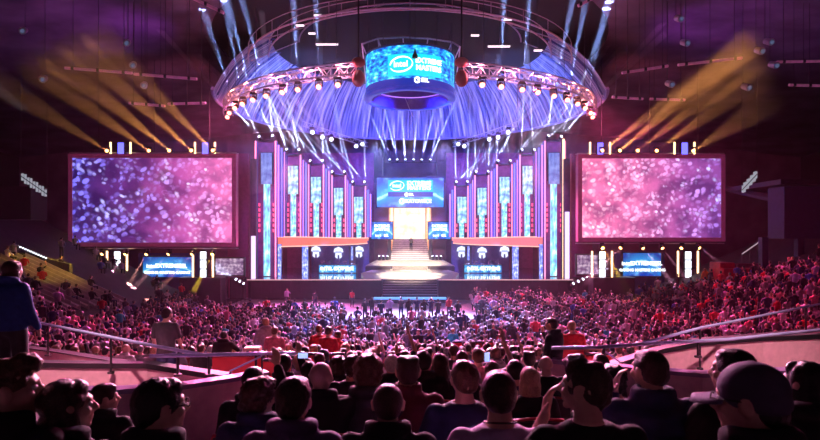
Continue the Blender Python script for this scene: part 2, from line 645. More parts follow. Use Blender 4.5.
# balcony band and slanted beam of the upper right tier; dim one on the left
struct(MB().box((29.4, 44, 6.3), (59, 46, 10.4)).build('wall_right_balcony_front', mat('balcony_navy', (.03, .035, .12), .6)))
struct(MB().box((29.4, 44.4, 10.6), (59, 52, 11)).build('trim_right_balcony_top', M_dsteel))
struct(MB().tube([at(724, 188, 53), at(775, 199, 47), at(830, 199, 44)], .3, 6).build('trim_right_beam', mat('beam_grey', (.07, .06, .10), .6)))
struct(MB().box((-59, 44, 7.8), (-29.8, 46, 10.4)).build('wall_left_balcony_front', M_black))
mb = MB()
for px in (767, 803):
    p = at(px, 236, 44)
    mb.box((p.x - .25, 44.2, 2), (p.x + .25, 44.7, 6.4))
struct(mb.build('trim_right_balcony_posts', mat('balcony_navy', (0, 0, 0))))

# ---------------------------------------------------------------- stage
DZ = 2.1
stage = [(-17.5, 57), (17.5, 57), (17.5, 82), (-17.5, 82)]
mb = MB()
mb.box((-16.6, 57, DZ - .12), (16.6, 84, DZ))
deck = thing('stage_platform', (0, 57, 0), 'wide raised stage with glossy dark deck and black skirted front', 'stage')
mb.build('deck', M_deck, deck)
mb = MB()
mb.box((-16.5, 57.15, 0), (-2.9, 57.4, DZ - .12)).box((2.9, 57.15, 0), (16.5, 57.4, DZ - .12))
mb.box((-16.5, 57.15, 0), (-16.2, 83, DZ - .12)).box((16.2, 57.15, 0), (16.5, 83, DZ - .12))
for k in range(14):
    for s_ in (-1, 1):
        mb.box((s_ * (3.2 + k) - .02, 57.1, 0), (s_ * (3.2 + k) + .02, 57.16, DZ - .12))
mb.build('skirt', M_skirt, deck)
mb = MB()
for s_ in (-1, 1):
    mb.box((min(s_ * 2.9, s_ * 16.6), 56.97, DZ - .10), (max(s_ * 2.9, s_ * 16.6), 57.0, DZ - .02))
mb.build('edge_light', glow('warm_edge', (1, .55, .6), .8), deck)
# white centre walk on the deck, rising gently to the rear
mb = MB()
mb.loft([[(-x0, y, DZ + .01), (x0, y, DZ + .01), (x0, y, z), (-x0, y, z)] for x0, y, z in ((4.6, 57.02, DZ + .02), (5.4, 62, DZ + .28), (4.2, 66, DZ + .5))])
mb.build('white_walk', M_white_deck, deck)
# front stairs
fs = thing('stage_stairs', (0, 55, 0), 'wide front stairs from the arena floor up to the stage, blue lit foot', 'stairs')
mb, m2 = MB(), MB()
NS = 7
for k in range(NS):
    z1 = .55 + (DZ - .55) * (k + 1) / NS
    y0 = 55.0 + .30 * k
    mb.box((-2.7, y0, 0), (2.7, 57.2, z1 - .05))
    m2.box((-2.75, y0 - .03, z1 - .05), (2.75, 57.2, z1))
mb.build('riser', M_riser, fs)
m2.build('tread', mat('grey_tread', (.30, .27, .28), .5), fs)
MB().box((-3.6, 54.0, 0), (3.6, 55, .5)).build('foot_platform', mat('foot_dark', (.05, .06, .10), .5), fs)
MB().box((-3.5, 53.97, .38), (3.5, 54.0, .5)).box((-3.5, 54.0, .5), (3.5, 54.9, .52)).build('foot_light', glow('blue_step', (.12, .35, 1), 1.3), fs)
# low step blocks on the centre of the stage
low = thing('step_platform', (0, 64, DZ), 'low tiered white platform with dark stepped fronts in mid stage', 'platform')
mt, mr = MB(), MB()
mr.box((-5.2, 66.1, DZ), (5.2, 66.3, DZ + .86))
for xa, xb in ((-5.2, -2.3), (2.3, 5.2)):
    mr.box((xa, 65.2, DZ), (xb, 66.1, DZ + .80))
mt.loft([[(-x0, y, DZ), (x0, y, DZ), (x0, y, z), (-x0, y, z)] for x0, y, z in ((5.25, 66.3, DZ + .9), (4.4, 74.2, DZ + 1.25))])
for k in range(4):
    mr.box((-2.0, 64.4 + .4 * k, DZ + .3), (2.0, 66.1, DZ + .46 + .12 * k))
    mt.box((-2.05, 64.38 + .4 * k, DZ + .46 + .12 * k), (2.05, 66.1, DZ + .475 + .12 * k))
mr.build('riser', M_riser, low)
mt.build('top', M_white_deck, low)
# grey upper stairs up to the doorway
m2 = MB()
us = thing('upper_stairs', (0, 74.2, DZ), 'grey upper stairs rising to the bright doorway behind the standing presenter', 'stairs')
mb = MB()
NU = 11
ZT = 6.1
for k in range(NU):
    z1 = DZ + 1.2 + (ZT - DZ - 1.2) * (k + 1) / NU
    mb.box((-2.55 + .02 * k, 74.25 + .3 * k, DZ + .4), (2.55 - .02 * k, 77.9, z1))
    m2.box((-2.55 + .02 * k, 74.22 + .3 * k, z1 - .06), (2.55 - .02 * k, 74.25 + .3 * k, z1))
mb.build('steps', mat('stair_grey', (.55, .50, .54), .5), us)
m2.build('nosing', M_riser, us)
for s_ in (-1, 1):
    MB().prism([(s_ * 3.0, DZ), (s_ * 2.56, DZ), (s_ * 2.56, ZT), (s_ * 3.0, ZT)], 74.3, 77.5).build('side_panel', M_riser, us)
# bright doorway with golden posts
dw = thing('stage_doorway', (0, 78, ZT), 'tall bright doorway with glowing golden posts at the top of the stairs', 'doorway')
c0, c1 = at(394, 236, 78), at(425, 207, 78)
MB().box((c0.x, 78.2, ZT - .2), (c1.x, 78.3, c1.z)).build('light_panel', G_door, dw)
m2 = MB()
for i in range(1, 5):
    x = c0.x + (c1.x - c0.x) * i / 5
    m2.box((x - .02, 78.13, ZT - .2), (x + .02, 78.2, c1.z))
for i in range(1, 5):
    z = ZT - .2 + (c1.z - ZT + .2) * i / 5
    m2.box((c0.x, 78.13, z - .02), (c1.x, 78.2, z + .02))
m2.build('lattice', mat('gold_lattice', (.9, .6, .35), .5, emis=(1, .6, .35), es=.7), dw)
for s_ in (-1, 1):
    x = s_ * (c1.x + .45)
    MB().box((x - .38, 77.6, ZT - 1.6), (x + .38, 78.3, c1.z)).build('post', mat('gold_post', (.8, .4, .2), .5, emis=(1, .42, .18), es=.9), dw)
    MB().box((x - .12, 77.5, ZT - .2), (x + .12, 77.6, c1.z)).build('post_light', G_amber, dw)
# dark wall behind centre
struct(MB().box((-9, 79, DZ), (9, 79.3, 14.0)).build('wall_stage_centre', mat('centre_wall', (.30, .16, .26), .7, scale=.5)))


def led_screen(name, x0, y0, x1, y1, Y, m, label, frame=.12, fm=None, depth=.35, cat='screen', group=None):
    a, b = at(x0, y1, Y), at(x1, y0, Y)
    t = thing(name, ((a.x + b.x) / 2, Y, a.z), label, cat, group)
    MB().box((a.x, Y, a.z), (b.x, Y + .06, b.z)).build('display', m, t)
    m2 = MB()
    m2.box((a.x - frame, Y - .06, a.z - frame), (b.x + frame, Y + depth, a.z)).box((a.x - frame, Y - .06, b.z), (b.x + frame, Y + depth, b.z + frame))
    m2.box((a.x - frame, Y - .06, a.z), (a.x, Y + depth, b.z)).box((b.x, Y - .06, a.z), (b.x + frame, Y + depth, b.z))
    m2.box((a.x, Y + .1, a.z), (b.x, Y + depth, b.z))
    m2.build('casing', fm or M_dsteel, t)
    return t


def oval_logo(parent, cx, cz, Y, h, name='oval_logo'):
    """lower-case word inside an open swoosh oval"""
    w_ = h * 1.55
    pts = []
    rad = []
    for k in range(41):
        a = radians(200 + 335 * k / 40)
        pts.append((cx + w_ * .5 * cos(a), Y - .03, cz + h * .5 * sin(a) + .06 * h * cos(a)))
        rad.append(h * (.022 + .03 * abs(sin(radians(8 * k)))))
    m_ = MB()
    m_.tube(pts, rad, 6)
    o = m_.build(name, G_text, parent)
    text('intel', h * .56, (cx - h * .02, Y - .05, cz), parent, G_text, 'lettering', .01, h * .012)
    return o


def emblem(parent, cx, cz, Y, h, word='ESL'):
    m_ = MB()
    m_.tube([(cx + h * .42 * cos(radians(a)), Y - .03, cz + h * .42 * sin(radians(a))) for a in range(20, 341, 20)], h * .14, 6)
    m_.box((cx, Y - .05, cz - h * .08), (cx + h * .45, Y - .01, cz + h * .1))
    m_.build('round_emblem', G_text, parent)
    text(word, h * .95, (cx + h * .65, Y - .05, cz), parent, G_text, 'lettering', .01, h * .03, 'LEFT')


# centre sponsor screen
P_blue = planet_screen('planet_picture', 1.25)
Y = 75.0
sc = led_screen('stage_screen', 377, 178, 443.5, 207, Y, P_blue, 'wide blue screen with white lettering hung above the bright doorway')
a, b = at(388, 196, Y), at(433, 180, Y)
MB().box((a.x, Y - .02, a.z + .05), (b.x, Y, b.z)).build('title_field', glow('cyan_field', (.0, .50, .85), 1.2), sc)
a2, b2 = at(388, 196, Y), at(433, 192, Y)
MB().box((a.x, Y - .03, a2.z - .1), (b.x, Y - .02, b2.z)).build('dark_strip', glow('navy_field', (.0, .03, .25), .9), sc)
oval_logo(sc, at(397, 185.6, Y).x, at(397, 185.8, Y).z, Y - .02, 1.2)
text('EXTREME', .78, (at(419, 0, Y).x, Y - .05, at(0, 183.4, Y).z), sc, G_text, bold=.015)
text('MASTERS', .78, (at(419, 0, Y).x, Y - .05, at(0, 188, Y).z), sc, G_text, bold=.015)
emblem(sc, at(406.5, 0, Y).x, at(0, 194.6, Y).z, Y - .03, .48)
emblem(sc, at(402, 0, Y).x, at(0, 201.3, Y).z, Y, .7, 'KATOWICE')
for x in (-3.6, 3.6):
    MB().tube([(x, 75.3, at(0, 178, 75).z), (x, 75.3, 19.8), (x, 75.3, 24.7)], .05, 5).build('hanging_cable', M_dsteel, sc)
for s_, x0, x1 in ((-1, 371.5, 392.5), (1, 428.5, 450.5)):
    q = led_screen('side_stage_screen', x0, 222, x1, 239, 76, P_blue, 'small blue sponsor screen %s the bright doorway' % ('to the left of' if s_ < 0 else 'to the right of'), group='small screens beside the doorway')
    cx = (x0 + x1) / 2
    text('EXTREME', .5, (at(cx, 0, 76).x, 75.9, at(0, 226, 76).z), q, G_text, bold=.012)
    text('MASTERS', .5, (at(cx, 0, 76).x, 75.9, at(0, 229.5, 76).z), q, G_text, bold=.012)
    text('intel   ESL', .45, (at(cx, 0, 76).x, 75.9, at(0, 235.5, 76).z), q, G_text, bold=.012)

# ---------------------------------------------------------------- the pillar bays
P_head = streak_panel('pillar_head_picture', (.10, .22, .75), (.30, .68, .85), (.85, .95, .95), 1.15, (1.5, 1, 2.5))
P_headD = streak_panel('pillar_head_dim', (.12, .16, .60), (.20, .28, .75), (.3, .4, .85), .9, (1.5, 1, 2.5))
P_stem = streak_panel('pillar_stem_picture', (.12, .25, .9), (.2, .75, .95), (.8, .85, 1.0), 1.3, (1, 1, 5))
bays = [  # head x0,x1,y0,y1, stem x0,x1,y1, bay x0,x1,top, depth
    (261, 272, 153, 184, 263.5, 269.5, 276, 255.5, 275.5, 141, 60.5),
    (288, 298, 166, 194, 290.5, 295.5, 237, 285.5, 300.5, 155, 64),
    (311, 321, 177, 203, 313.5, 318.5, 237, 308.5, 323.5, 164.5, 67),
    (334, 343, 188, 215, 336, 341, 238, 332, 345.5, 175, 70),
    (354, 363, 197, 223, 356.5, 361, 238, 352.5, 365.5, 186, 73)]
order = ['outermost', 'second outermost', 'middle', 'second innermost', 'innermost']


def mx(px, s):
    return px if s < 0 else 820 - px + 0.5


for s_ in (-1, 1):
    side = 'left' if s_ < 0 else 'right'
    for i, (hx0, hx1, hy0, hy1, sx0, sx1, sy1, bx0, bx1, bt, Y) in enumerate(bays):
        def X(px, Y=Y):
            return at(mx(px, s_), 0, Y).x
        Z = lambda py, Y=Y: at(0, py, Y).z
        def bx(m_, xa, xb, ya, yb, d0, d1):
            xa, xb = sorted((X(xa), X(xb)))
            m_.box((xa, d0, Z(yb)), (xb, d1, Z(ya)))
        t = thing('light_pillar', (X((hx0 + hx1) / 2), Y, DZ), '%s light pillar with blue screen head on the %s half of the stage' % (order[i], side), 'light pillar', 'pillar bays on the %s half of the stage' % side)
        m_ = MB()
        zb = sy1 + 1
        bx(m_, bx0, bx1, bt, zb, Y + .55, Y + .75)
        m_.build('back_panel', M_maroon, t)
        m_ = MB()
        bx(m_, hx0, hx1, hy0, hy1, Y, Y + .2)
        m_.build('screen_head', P_headD if i == 0 else P_head, t)
        m_ = MB()
        bx(m_, hx0 - .7, hx1 + .7, hy0 - .8, hy0, Y - .05, Y + .3)
        bx(m_, hx0 - .7, hx0, hy0, hy1, Y - .05, Y + .3)
        bx(m_, hx1, hx1 + .7, hy0, hy1, Y - .05, Y + .3)
        m_.build('head_casing', M_dsteel, t)
        m_ = MB()
        bx(m_, sx0, sx1, hy1, sy1, Y + .05, Y + .3)
        m_.build('stem', P_stem, t)
        for xx, g in ((bx0, G_pink), (bx1, G_pink)):
            m_ = MB()
            bx(m_, xx - .45, xx + .45, bt, zb, Y - .1, Y + .1)
            m_.build('tube_light', g, t)
            m_ = MB()
            bx(m_, xx - 1.2, xx + 1.2, bt, zb, Y + .12, Y + .55)
            m_.build('post', M_navy, t)
        for xx in (bx0 + 2.9, bx1 - 2.9) if i == 0 else (bx0 + 1.9, bx1 - 1.9):
            for yy in range(7):
                y0 = 203 + yy * 5.2
                if y0 < hy1 - 3 + 3 * (i > 2) or y0 > 234:
                    continue
                m_ = MB()
                bx(m_, xx - .5, xx + .5, y0, y0 + 3, Y + .3, Y + .5)
                m_.build('red_marker', G_red, t)
        m_ = MB()
        bx(m_, bx0 - .8, bx1 + .8, bt - 1.0, bt, Y - .15, Y + .8)
        m_.build('cap', M_dsteel, t)
    # tall blue and violet strips standing between the bays
    strips = [(278.5, 145, 60.6, G_violet), (281.5, 148, 61.2, G_blue), (284, 152, 62, G_violet), (303, 160, 65.0, G_violet), (306, 163, 65.8, G_blue), (326, 169, 68.4, G_blue), (329, 171, 69, G_violet),
              (347.5, 180, 71, G_violet), (350, 184, 72, G_blue), (368, 190, 74, G_blue), (370.5, 194, 74.5, G_violet)]
    if s_ > 0:
        strips += [(257, 139, 60, G_amber)]
    for j, (px, top, Y, g) in enumerate(strips):
        x = at(mx(px, s_), 0, Y).x
        zt = at(0, top, Y).z
        zb = at(0, 237, Y).z
        if s_ > 0 and g is G_amber:
            zb = DZ
        t = thing('led_strip', (x, Y, zb), '%s light strip between pillar bays on the %s half, number %d' % ('blue', side, j), 'led strip', 'upright light strips between the %s pillars' % side)
        t['label'] = 'tall narrow %s light strip, %s from the %s edge of the stage' % ({G_violet: 'violet', G_blue: 'blue', G_amber: 'amber'}[g], ['first', 'second', 'third', 'fourth', 'fifth', 'sixth', 'seventh', 'eighth', 'ninth', 'tenth', 'eleventh', 'outermost one'][j], side)
        MB().box((x - .10, Y - .05, zb), (x + .10, Y, zt)).build('light_face', g, t)
        MB().box((x - .17, Y, zb), (x + .17, Y + .4, zt)).build('housing', M_dsteel, t)
    # outermost white upright at the stage edge, low
    x = at(mx(253.5, s_), 0, 58).x
    t = thing('edge_light_column', (x, 58, DZ), 'white violet light column at the %s front corner of the stage' % side, 'light column')
    MB().box((x - .22, 57.9, DZ), (x + .22, 58, at(0, 236, 58).z if s_ < 0 else 9)).build('light_face', glow('lilac_led', (.75, .55, 1), 1.5), t)
    MB().box((x - .3, 58, DZ), (x + .3, 58.4, 14.5)).build('housing', M_dsteel, t)
    # curved balcony over the player booth with glowing front
    bl = thing('booth_balcony', (s_ * 9, 62, at(0, 246, 62).z), 'curved balcony with glowing %s front above the %s player booth' % ('orange' if s_ < 0 else 'pink', side), 'balcony')
    path, zz0, zz1 = [], [], []
    for (px, Y, ya, yb) in ((276, 62.2, 237.0, 246), (283, 61.6, 237, 246.5), (300, 61.8, 237, 246), (320, 63.6, 237.4, 245.2), (340, 66.2, 238, 244.8), (358, 69.2, 238.2, 244), (366, 70.8, 238, 243.2), (368, 71.5, 238, 243)):
        p = at(mx(px, s_), 0, Y)
        path.append((p.x, p.y))
        zz0.append(at(0, yb, Y).z)
        zz1.append(at(0, ya, Y).z)
    MB().ribbon(path, zz0, zz1, .15).build('glowing_front', glow('orange_front' if s_ < 0 else 'pink_front', (1.0, .20, .14) if s_ < 0 else (1.0, .22, .26), .95), bl)
    for k in range(len(path)):
        path[k] = (path[k][0], path[k][1] - .05)
    m_ = MB()
    m_.ribbon(path, [z - .06 for z in zz0], [z + .05 for z in zz0], .22)
    m_.ribbon(path, [z - .05 for z in zz1], [z + .06 for z in zz1], .22)
    m_.build('rim_light', glow('salmon_rim', (1, .45, .35), 1.5), bl)
    m_ = MB()
    vs = [(p[0], p[1] + .1, zz0[k] + .2) for k, p in enumerate(path)] + [(p[0], 76.5, zz0[k] + .2) for k, p in enumerate(path)]
    n = len(path)
    m_.add(vs + [(v[0], v[1], v[2] + .3) for v in vs], [(k, k + 1, k + 1 + n, k + n) for k in range(n - 1)] + [(k + 2 * n, k + n * 3, k + 1 + n * 3, k + 1 + 2 * n) for k in range(n - 1)] + [(k, k + 2 * n, k + 1 + 2 * n, k + 1) for k in range(n - 1)])
    m_.build('slab', M_dsteel, bl)
    # player booth below
    Yb = 66.0
    X = lambda px, Y=Yb: at(mx(px, s_), 0, Y).x
    bt_ = thing('player_booth', (X(338), Yb, DZ), 'blue lit player booth with desk under the %s balcony' % side, 'booth')
    xa, xb = sorted((X(304), X(366)))
    MB().box((xa, 71, DZ), (xb, 71.2, 5.9)).build('back_wall', mat('booth_wall', (.10, .10, .35), .5), bt_)
    dk = thing('team_desk', (X(338), Yb, DZ), 'long player desk with cyan lit front panel in the %s booth' % side, 'desk')
    xa, xb = sorted((X(319), X(356)))
    MB().box((xa, Yb, DZ + .1), (xb, Yb + .1, DZ + .95)).build('front_panel', streak_panel('desk_front', (.0, .10, .6), (.0, .45, .9), (.5, .9, 1), 1.0, (8, 1, 1)), dk)
    MB().box((xa - .1, Yb - .1, DZ + .95), (xb + .1, Yb + .9, DZ + 1.02)).build('desk_top', M_dsteel, dk)
    text('INTEL EXTREME', .55, (X(337), Yb - .05, DZ + .55), dk, G_text, bold=.02)
    m_ = MB()
    for x in (xa, xb, (xa + xb) / 2):
        m_.box((x - .05, Yb + .3, DZ), (x + .05, Yb + .8, DZ + .95))
    m_.build('support', M_dsteel, dk)
    for k in range(5):
        x = xa + (xb - xa) * (k + .5) / 5
        t = thing('monitor', (x, Yb + .35, DZ + 1.02), '%s dark backed monitor on the desk of the %s player booth' % (['outermost', 'second', 'middle', 'fourth', 'innermost'][k if s_ < 0 else 4 - k], side), 'monitor', 'monitors on the %s desk' % side)
        MB().cbox((x, Yb + .35, DZ + 1.36), (.56, .05, .34)).build('display', M_dsteel, t)
        MB().cbox((x, Yb + .38, DZ + 1.12), (.05, .05, .2)).cbox((x, Yb + .38, DZ + 1.03), (.25, .18, .02)).build('stand', M_dsteel, t)
    for k, (px, py) in enumerate(((316, 252), (338.5, 253), (359, 252))):
        c = at(mx(px, s_), py, 70.5)
        t = thing('helmet_emblem', c, 'white glowing team emblem %s in the back of the %s booth' % (['nearest the stage edge', 'in the middle', 'nearest the doorway'][k], side), 'emblem', 'glowing emblems in the %s booth' % side)
        m_ = MB()
        poly = [(-.62, .1), (-.5, .55), (0, .78), (.5, .55), (.62, .1), (.36, .05), (.42, -.5), (.14, -.72), (.1, -.25), (-.1, -.25), (-.14, -.72), (-.42, -.5), (-.36, .05)]
        m_.prism([(c.x + a, c.z + b) for a, b in poly], 70.4, 70.5)
        m_.build('shield', glow('emblem_white', (.7, .8, 1), 1.3), t)
        m_ = MB()
        m_.cbox((c.x, 70.38, c.z + .12), (.75, .03, .14))
        m_.build('visor', glow('emblem_blue', (.1, .15, 1), 1.0), t)
        MB().box((c.x - .04, 70.5, c.z - .3), (c.x + .04, 71.02, c.z - .22)).build('bracket', M_dsteel, t)
    # upright blue lights by the booth
    for k, (px, Y, z1) in enumerate(((278, 61.5, 5.6), (305, 64, 5.4), (352, 69, 5.2))):
        c = at(mx(px, s_), 0, Y)
        t = thing('booth_post', (c.x, Y, DZ), 'blue white glowing post under the %s balcony, %s' % (side, ['at its outer end', 'in its middle', 'near its inner end'][k]), 'light post', 'glowing posts under the %s balcony' % side)
        MB().box((c.x - (.34 if k < 2 else .12), Y, DZ), (c.x + (.34 if k < 2 else .12), Y + .1, z1)).build('light_face', streak_panel('post_picture', (.05, .1, .9), (.2, .3, 1), (.8, .9, 1), 1.2, (2, 1, 4)), t)
        MB().box((c.x - .4, Y + .1, DZ), (c.x + .4, Y + .5, z1)).build('housing', M_dsteel, t)
    # black proscenium edge
    struct(MB().box((min(s_ * 17.0, s_ * 19.2), 59, 0), (max(s_ * 17.0, s_ * 19.2), 59.5, 15.2)).build('wall_stage_%s' % side, mat('wing_maroon', (.20, .05, .10), .8)))
    struct(MB().box((min(s_ * 5.0, s_ * 17), 77.5, DZ), (max(s_ * 5.0, s_ * 17), 77.8, 18)).build('wall_stage_back_%s' % side, mat('back_maroon', (.28, .07, .2), .8)))

# ---------------------------------------------------------------- big side screens
V_left = crowd_video('crowd_picture_left', [(0, (.035, .012, .12)), (.35, (.10, .02, .16)), (.7, (.40, .07, .30)), (1, (.75, .16, .42))],
                     [(0, (.18, .16, .95)), (.45, (.35, .22, .85)), (1, (.95, .35, .75))], [(0, (.35, .35, 1)), (.5, (.62, .55, 1)), (1, (1, .65, .95))], 3.1, 1.4)
V_right = crowd_video('crowd_picture_right', [(0, (.85, .17, .38)), (.4, (.62, .13, .34)), (.75, (.28, .06, .28)), (1, (.20, .05, .26))],
                      [(0, (1, .50, .65)), (.5, (.85, .35, .7)), (1, (.40, .2, .85))], [(0, (1, .7, .8)), (.5, (.85, .6, 1)), (1, (.5, .5, 1))], 8.4, 1.4)
YS = 52.0
M_pinkframe = mat('pink_frame', (.30, .08, .18), .5, emis=(.5, .06, .22), es=.12)  # screen casing given a faint pink glow of its own
for s_ in (-1, 1):
    side = 'left' if s_ < 0 else 'right'
    x0, x1 = (72.5, 232) if s_ < 0 else (582, 721)
    y0, y1 = (158, 242.5) if s_ < 0 else (158.5, 237.5)
    Ys = YS
    t = led_screen('video_screen', x0, y0, x1, y1, Ys, V_left if s_ < 0 else V_right, 'huge video screen %s of the stage showing a cheering crowd' % side, frame=.38, fm=M_pinkframe, depth=.7, cat='video screen')
    a, b = at(x0, y1, Ys), at(x1, y0, Ys)
    # lattice truss round the back
    for zz in (a.z - .55, b.z + .5):
        m_ = MB()
        for d in (0, .5):
            m_.tube([(a.x - .4, Ys + .2 + d, zz), (b.x + .4, Ys + .2 + d, zz)], .05, 5)
        n = 30
        for k in range(n):
            xk = a.x + (b.x - a.x) * k / n
            m_.tube([(xk, Ys + .2, zz), (xk + (b.x - a.x) / n, Ys + .7, zz)], .025, 4)
        m_.build('truss', M_steel, t)
    m_ = MB()
    for f in (.15, .5, .85):
        x = a.x + (b.x - a.x) * f
        m_.tube([(x, Ys + .4, b.z + .5), (x, Ys + .4, 23)], .03, 4)
    m_.build('hanging_cable', M_dsteel, t)
    # light clusters above and below
    def L(px):
        return px if s_ < 0 else 820 - px - 14.5
    for top in (True, False):
        for cpx in ((120.5, 205) if top else (117, 203)):
            cx = at(L(cpx), 0, Ys).x
            za, zb = (at(0, 155, Ys).z, at(0, 142, Ys).z) if top else (at(0, 278, Ys).z, at(0, 251, Ys).z)
            c = thing('light_cluster', (cx, Ys, za), 'blue panel between two amber tubes %s the %s video screen, %s one' % ('on top of' if top else 'below', side, 'outer' if cpx < 150 else 'inner'), 'stage light', 'tube and panel lights round the video screens')
            for k in range(1 if top else 3):
                hh = (zb - za) / (1 if top else 3)
                MB().box((cx - .26, Ys, za + hh * k + .06), (cx + .26, Ys + .1, za + hh * (k + 1) - .06)).build('panel', G_blue if top else G_white, c)
            for d in (-.95, .9):
                MB().box((cx + d - .07, Ys, za), (cx + d + .07, Ys + .1, zb)).build('tube_light', G_amber, c)
            MB().box((cx - 1.05, Ys + .1, za), (cx + 1.05, Ys + .3, za + .15)).box((cx - .36, Ys + .1, za), (cx + .36, Ys + .3, zb)).build('mount', M_black, c)
    # booth screens below
    x0, x1, y0, y1 = (143, 192, 257, 277) if s_ < 0 else (623, 661, 253, 276)
    q = led_screen('sponsor_screen', x0, y0, x1, y1, 55, planet_screen('planet_picture_low', .8), 'blue sponsor screen standing below the %s video screen' % side, cat='screen')
    cx, cz = at((x0 + x1) / 2, 0, 55).x, at(0, (y0 + y1) / 2 + 2, 55).z
    for k, wd in enumerate(('intel', 'EXTREME', 'ESL')):
        text(wd, .55, (cx + (k - 1) * 1.55, 54.9, cz + .3), q, G_text, bold=.01)
        text('MASTERS' if k == 1 else 'GAMING', .36, (cx + (k - 1) * 1.55, 54.9, cz - .35), q, G_text, bold=.01)
    struct(MB().box((min(at(x0 - 6, 0, 55.2).x, at(x1 + 5, 0, 55.2).x), 55.5, 0), (at(x1 + 5, 0, 55.2).x, 55.8, 4.8)).build('trim_booth_wall_%s' % side, mat('booth_blue', (.04, .06, .3), .6)))
    x0, x1, y0, y1 = (216, 243.5, 258.5, 275) if s_ < 0 else (577, 603, 255, 274)
    q = led_screen('confidence_screen', x0, y0, x1, y1, 54.5, streak_panel('grey_picture', (.12, .04, .16), (.30, .20, .36), (.75, .6, .75), .8, (4, 1, 3)), 'small grey picture screen between the %s video screen and the stage' % side, cat='screen')
    # covered control desk
    p = at(202 if s_ < 0 else 612, 236, 52)
    t = thing('covered_desk', (p.x, 52, 0), 'black draped equipment desk below the %s video screen' % side, 'desk')
    MB().box((p.x - 1.9, 51.5, 0), (p.x + 1.9, 53, 2.6)).build('drape', M_black, t)
    m_ = MB()
    m_.box((p.x - 2.0, 51.4, 2.6), (p.x + 2.0, 53.1, 2.68))
    m_.build('desk_top', M_dsteel, t)
    # speaker towers beside stage
    for k in range(2):
        x = s_ * (17.9 + 1.6 * k)
        t = thing('wing_light', (x, 58.2 - 2 * k, 0), 'dark speaker stack at the foot of the %s stage corner, %s one' % (side, ['inner', 'outer'][k]), 'speaker', 'speaker stacks at the stage corners')
        MB().box((x - .7, 57.8 - 2 * k, 0), (x + .7, 58.9 - 2 * k, 2.2 - .6 * k)).build('cabinet', M_black, t)
        m_ = MB()
        m_.box((x - .6, 57.74 - 2 * k, .1), (x + .6, 57.8 - 2 * k, 2.1 - .6 * k))
        m_.build('grille', mat('grille', (.05, .05, .06), .5, .4, scale=30, bump=.5), t)

# ---------------------------------------------------------------- hanging cylindrical screen
CYC, CR, CZ0, CZ1 = 46.0, 3.62, 17.6, 21.0
cube = thing('cylinder_screen', (0, CYC, CZ0), 'big round blue video cylinder with white lettering hung from the roof', 'hanging screen')


def cyl(r, zs, a0=0, a1=2 * pi, n=64, close=True):
    m_ = MB()
    vs = [(r[k] * sin(a0 + (a1 - a0) * i / n), CYC - r[k] * cos(a0 + (a1 - a0) * i / n), z) for k, z in enumerate(zs) for i in range(n + 1)]
    m_.add(vs, [(k * (n + 1) + i, k * (n + 1) + i + 1, (k + 1) * (n + 1) + i + 1, (k + 1) * (n + 1) + i) for k in range(len(zs) - 1) for i in range(n)])
    return m_


t = NT('cylinder_picture')
nz = t.n('TexNoise', i_Scale=5.0, i_Detail=5.0)
t.l(t.mapping((3, 3, 2.4)), nz.inputs['Vector'])
x, y, z = t.sep()
col = t.ramp(nz.outputs['Fac'], [(.36, (.0, .03, .45)), (.50, (.0, .30, .95)), (.62, (.05, .75, .95)), (.72, (.6, .95, 1))])
col = t.mix(t.math('LESS_THAN', z, .17), col, (.0, .02, .30))
P_cyl = t.out(col, 1.25)
cyl([CR, CR], [CZ0 + .35, CZ1]).build('display', P_cyl, cube, smooth=True)
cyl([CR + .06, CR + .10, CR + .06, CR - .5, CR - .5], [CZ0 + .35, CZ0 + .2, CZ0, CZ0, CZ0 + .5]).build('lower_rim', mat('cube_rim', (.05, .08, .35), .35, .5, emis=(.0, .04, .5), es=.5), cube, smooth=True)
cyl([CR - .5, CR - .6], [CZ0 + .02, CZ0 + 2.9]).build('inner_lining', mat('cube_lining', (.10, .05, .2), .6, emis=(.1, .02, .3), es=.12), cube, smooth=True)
cyl([.05, CR - .6], [CZ1, CZ1 - .1]).build('inner_ceiling', M_navy, cube)
m_ = MB()
for r, z in ((CR - .25, CZ0 + .05), (CR - .6, CZ0 + 1.0), (CR - .6, CZ0 + 1.9)):
    m_.tube([(r * sin(2 * pi * k / 40), CYC + r * cos(2 * pi * k / 40), z) for k in range(40)], .035, 5, closed=True)
m_.build('lining_ring', G_violet, cube)
m_ = MB()
m_.tube([at(405, 98, CYC), at(413, 117, CYC)], .02, 5)
m_.build('cable', M_steel, cube)
m_ = MB()
fr = [at(362, 44, 43.5), at(378, 38.5, 45), at(403, 37.2, 45.5), at(428, 38.5, 45.5), at(452, 42, 45), at(460, 47, 43.5)]
m_.tube(fr, .07, 6)
bk = [(p.x * .9, 50.0, p.z) for p in fr]
m_.tube(bk, .07, 6)
for p, q in zip(fr, bk):
    m_.tube([p, q], .05, 5)
for p in (fr[0], fr[1], fr[4], fr[5]):
    m_.tube([p, (p.x * .95, 45, CZ1 - (2.2 if p in (fr[0], fr[5]) else .1))], .045, 5)
m_.build('top_frame', mat('white_steel', (.75, .7, .8), .35, .3), cube)
m_ = MB()
for k in range(10):
    a = 2 * pi * k / 10
    m_.tube([((CR - .1) * sin(a), CYC - (CR - .1) * cos(a), CZ1), ((CR - .1) * sin(a), CYC - (CR - .1) * cos(a), 23.6)], .03, 5)
m_.build('hanging_cable', M_dsteel, cube)
m_ = cyl([CR + .1, CR + .1, CR - .1], [CZ1 - .06, CZ1 + .1, CZ1 + .1])
m_.build('upper_rim', M_navy, cube)


def wrap(o, r):
    """bend flat lettering round the cylinder"""
    off = wloc(o)
    for v in o.data.vertices:
        p = v.co + off
        rr = r + (CYC - CR - p.y)
        a = p.x / CR
        v.co = Vector((rr * sin(a), CYC - rr * cos(a), p.z)) - off


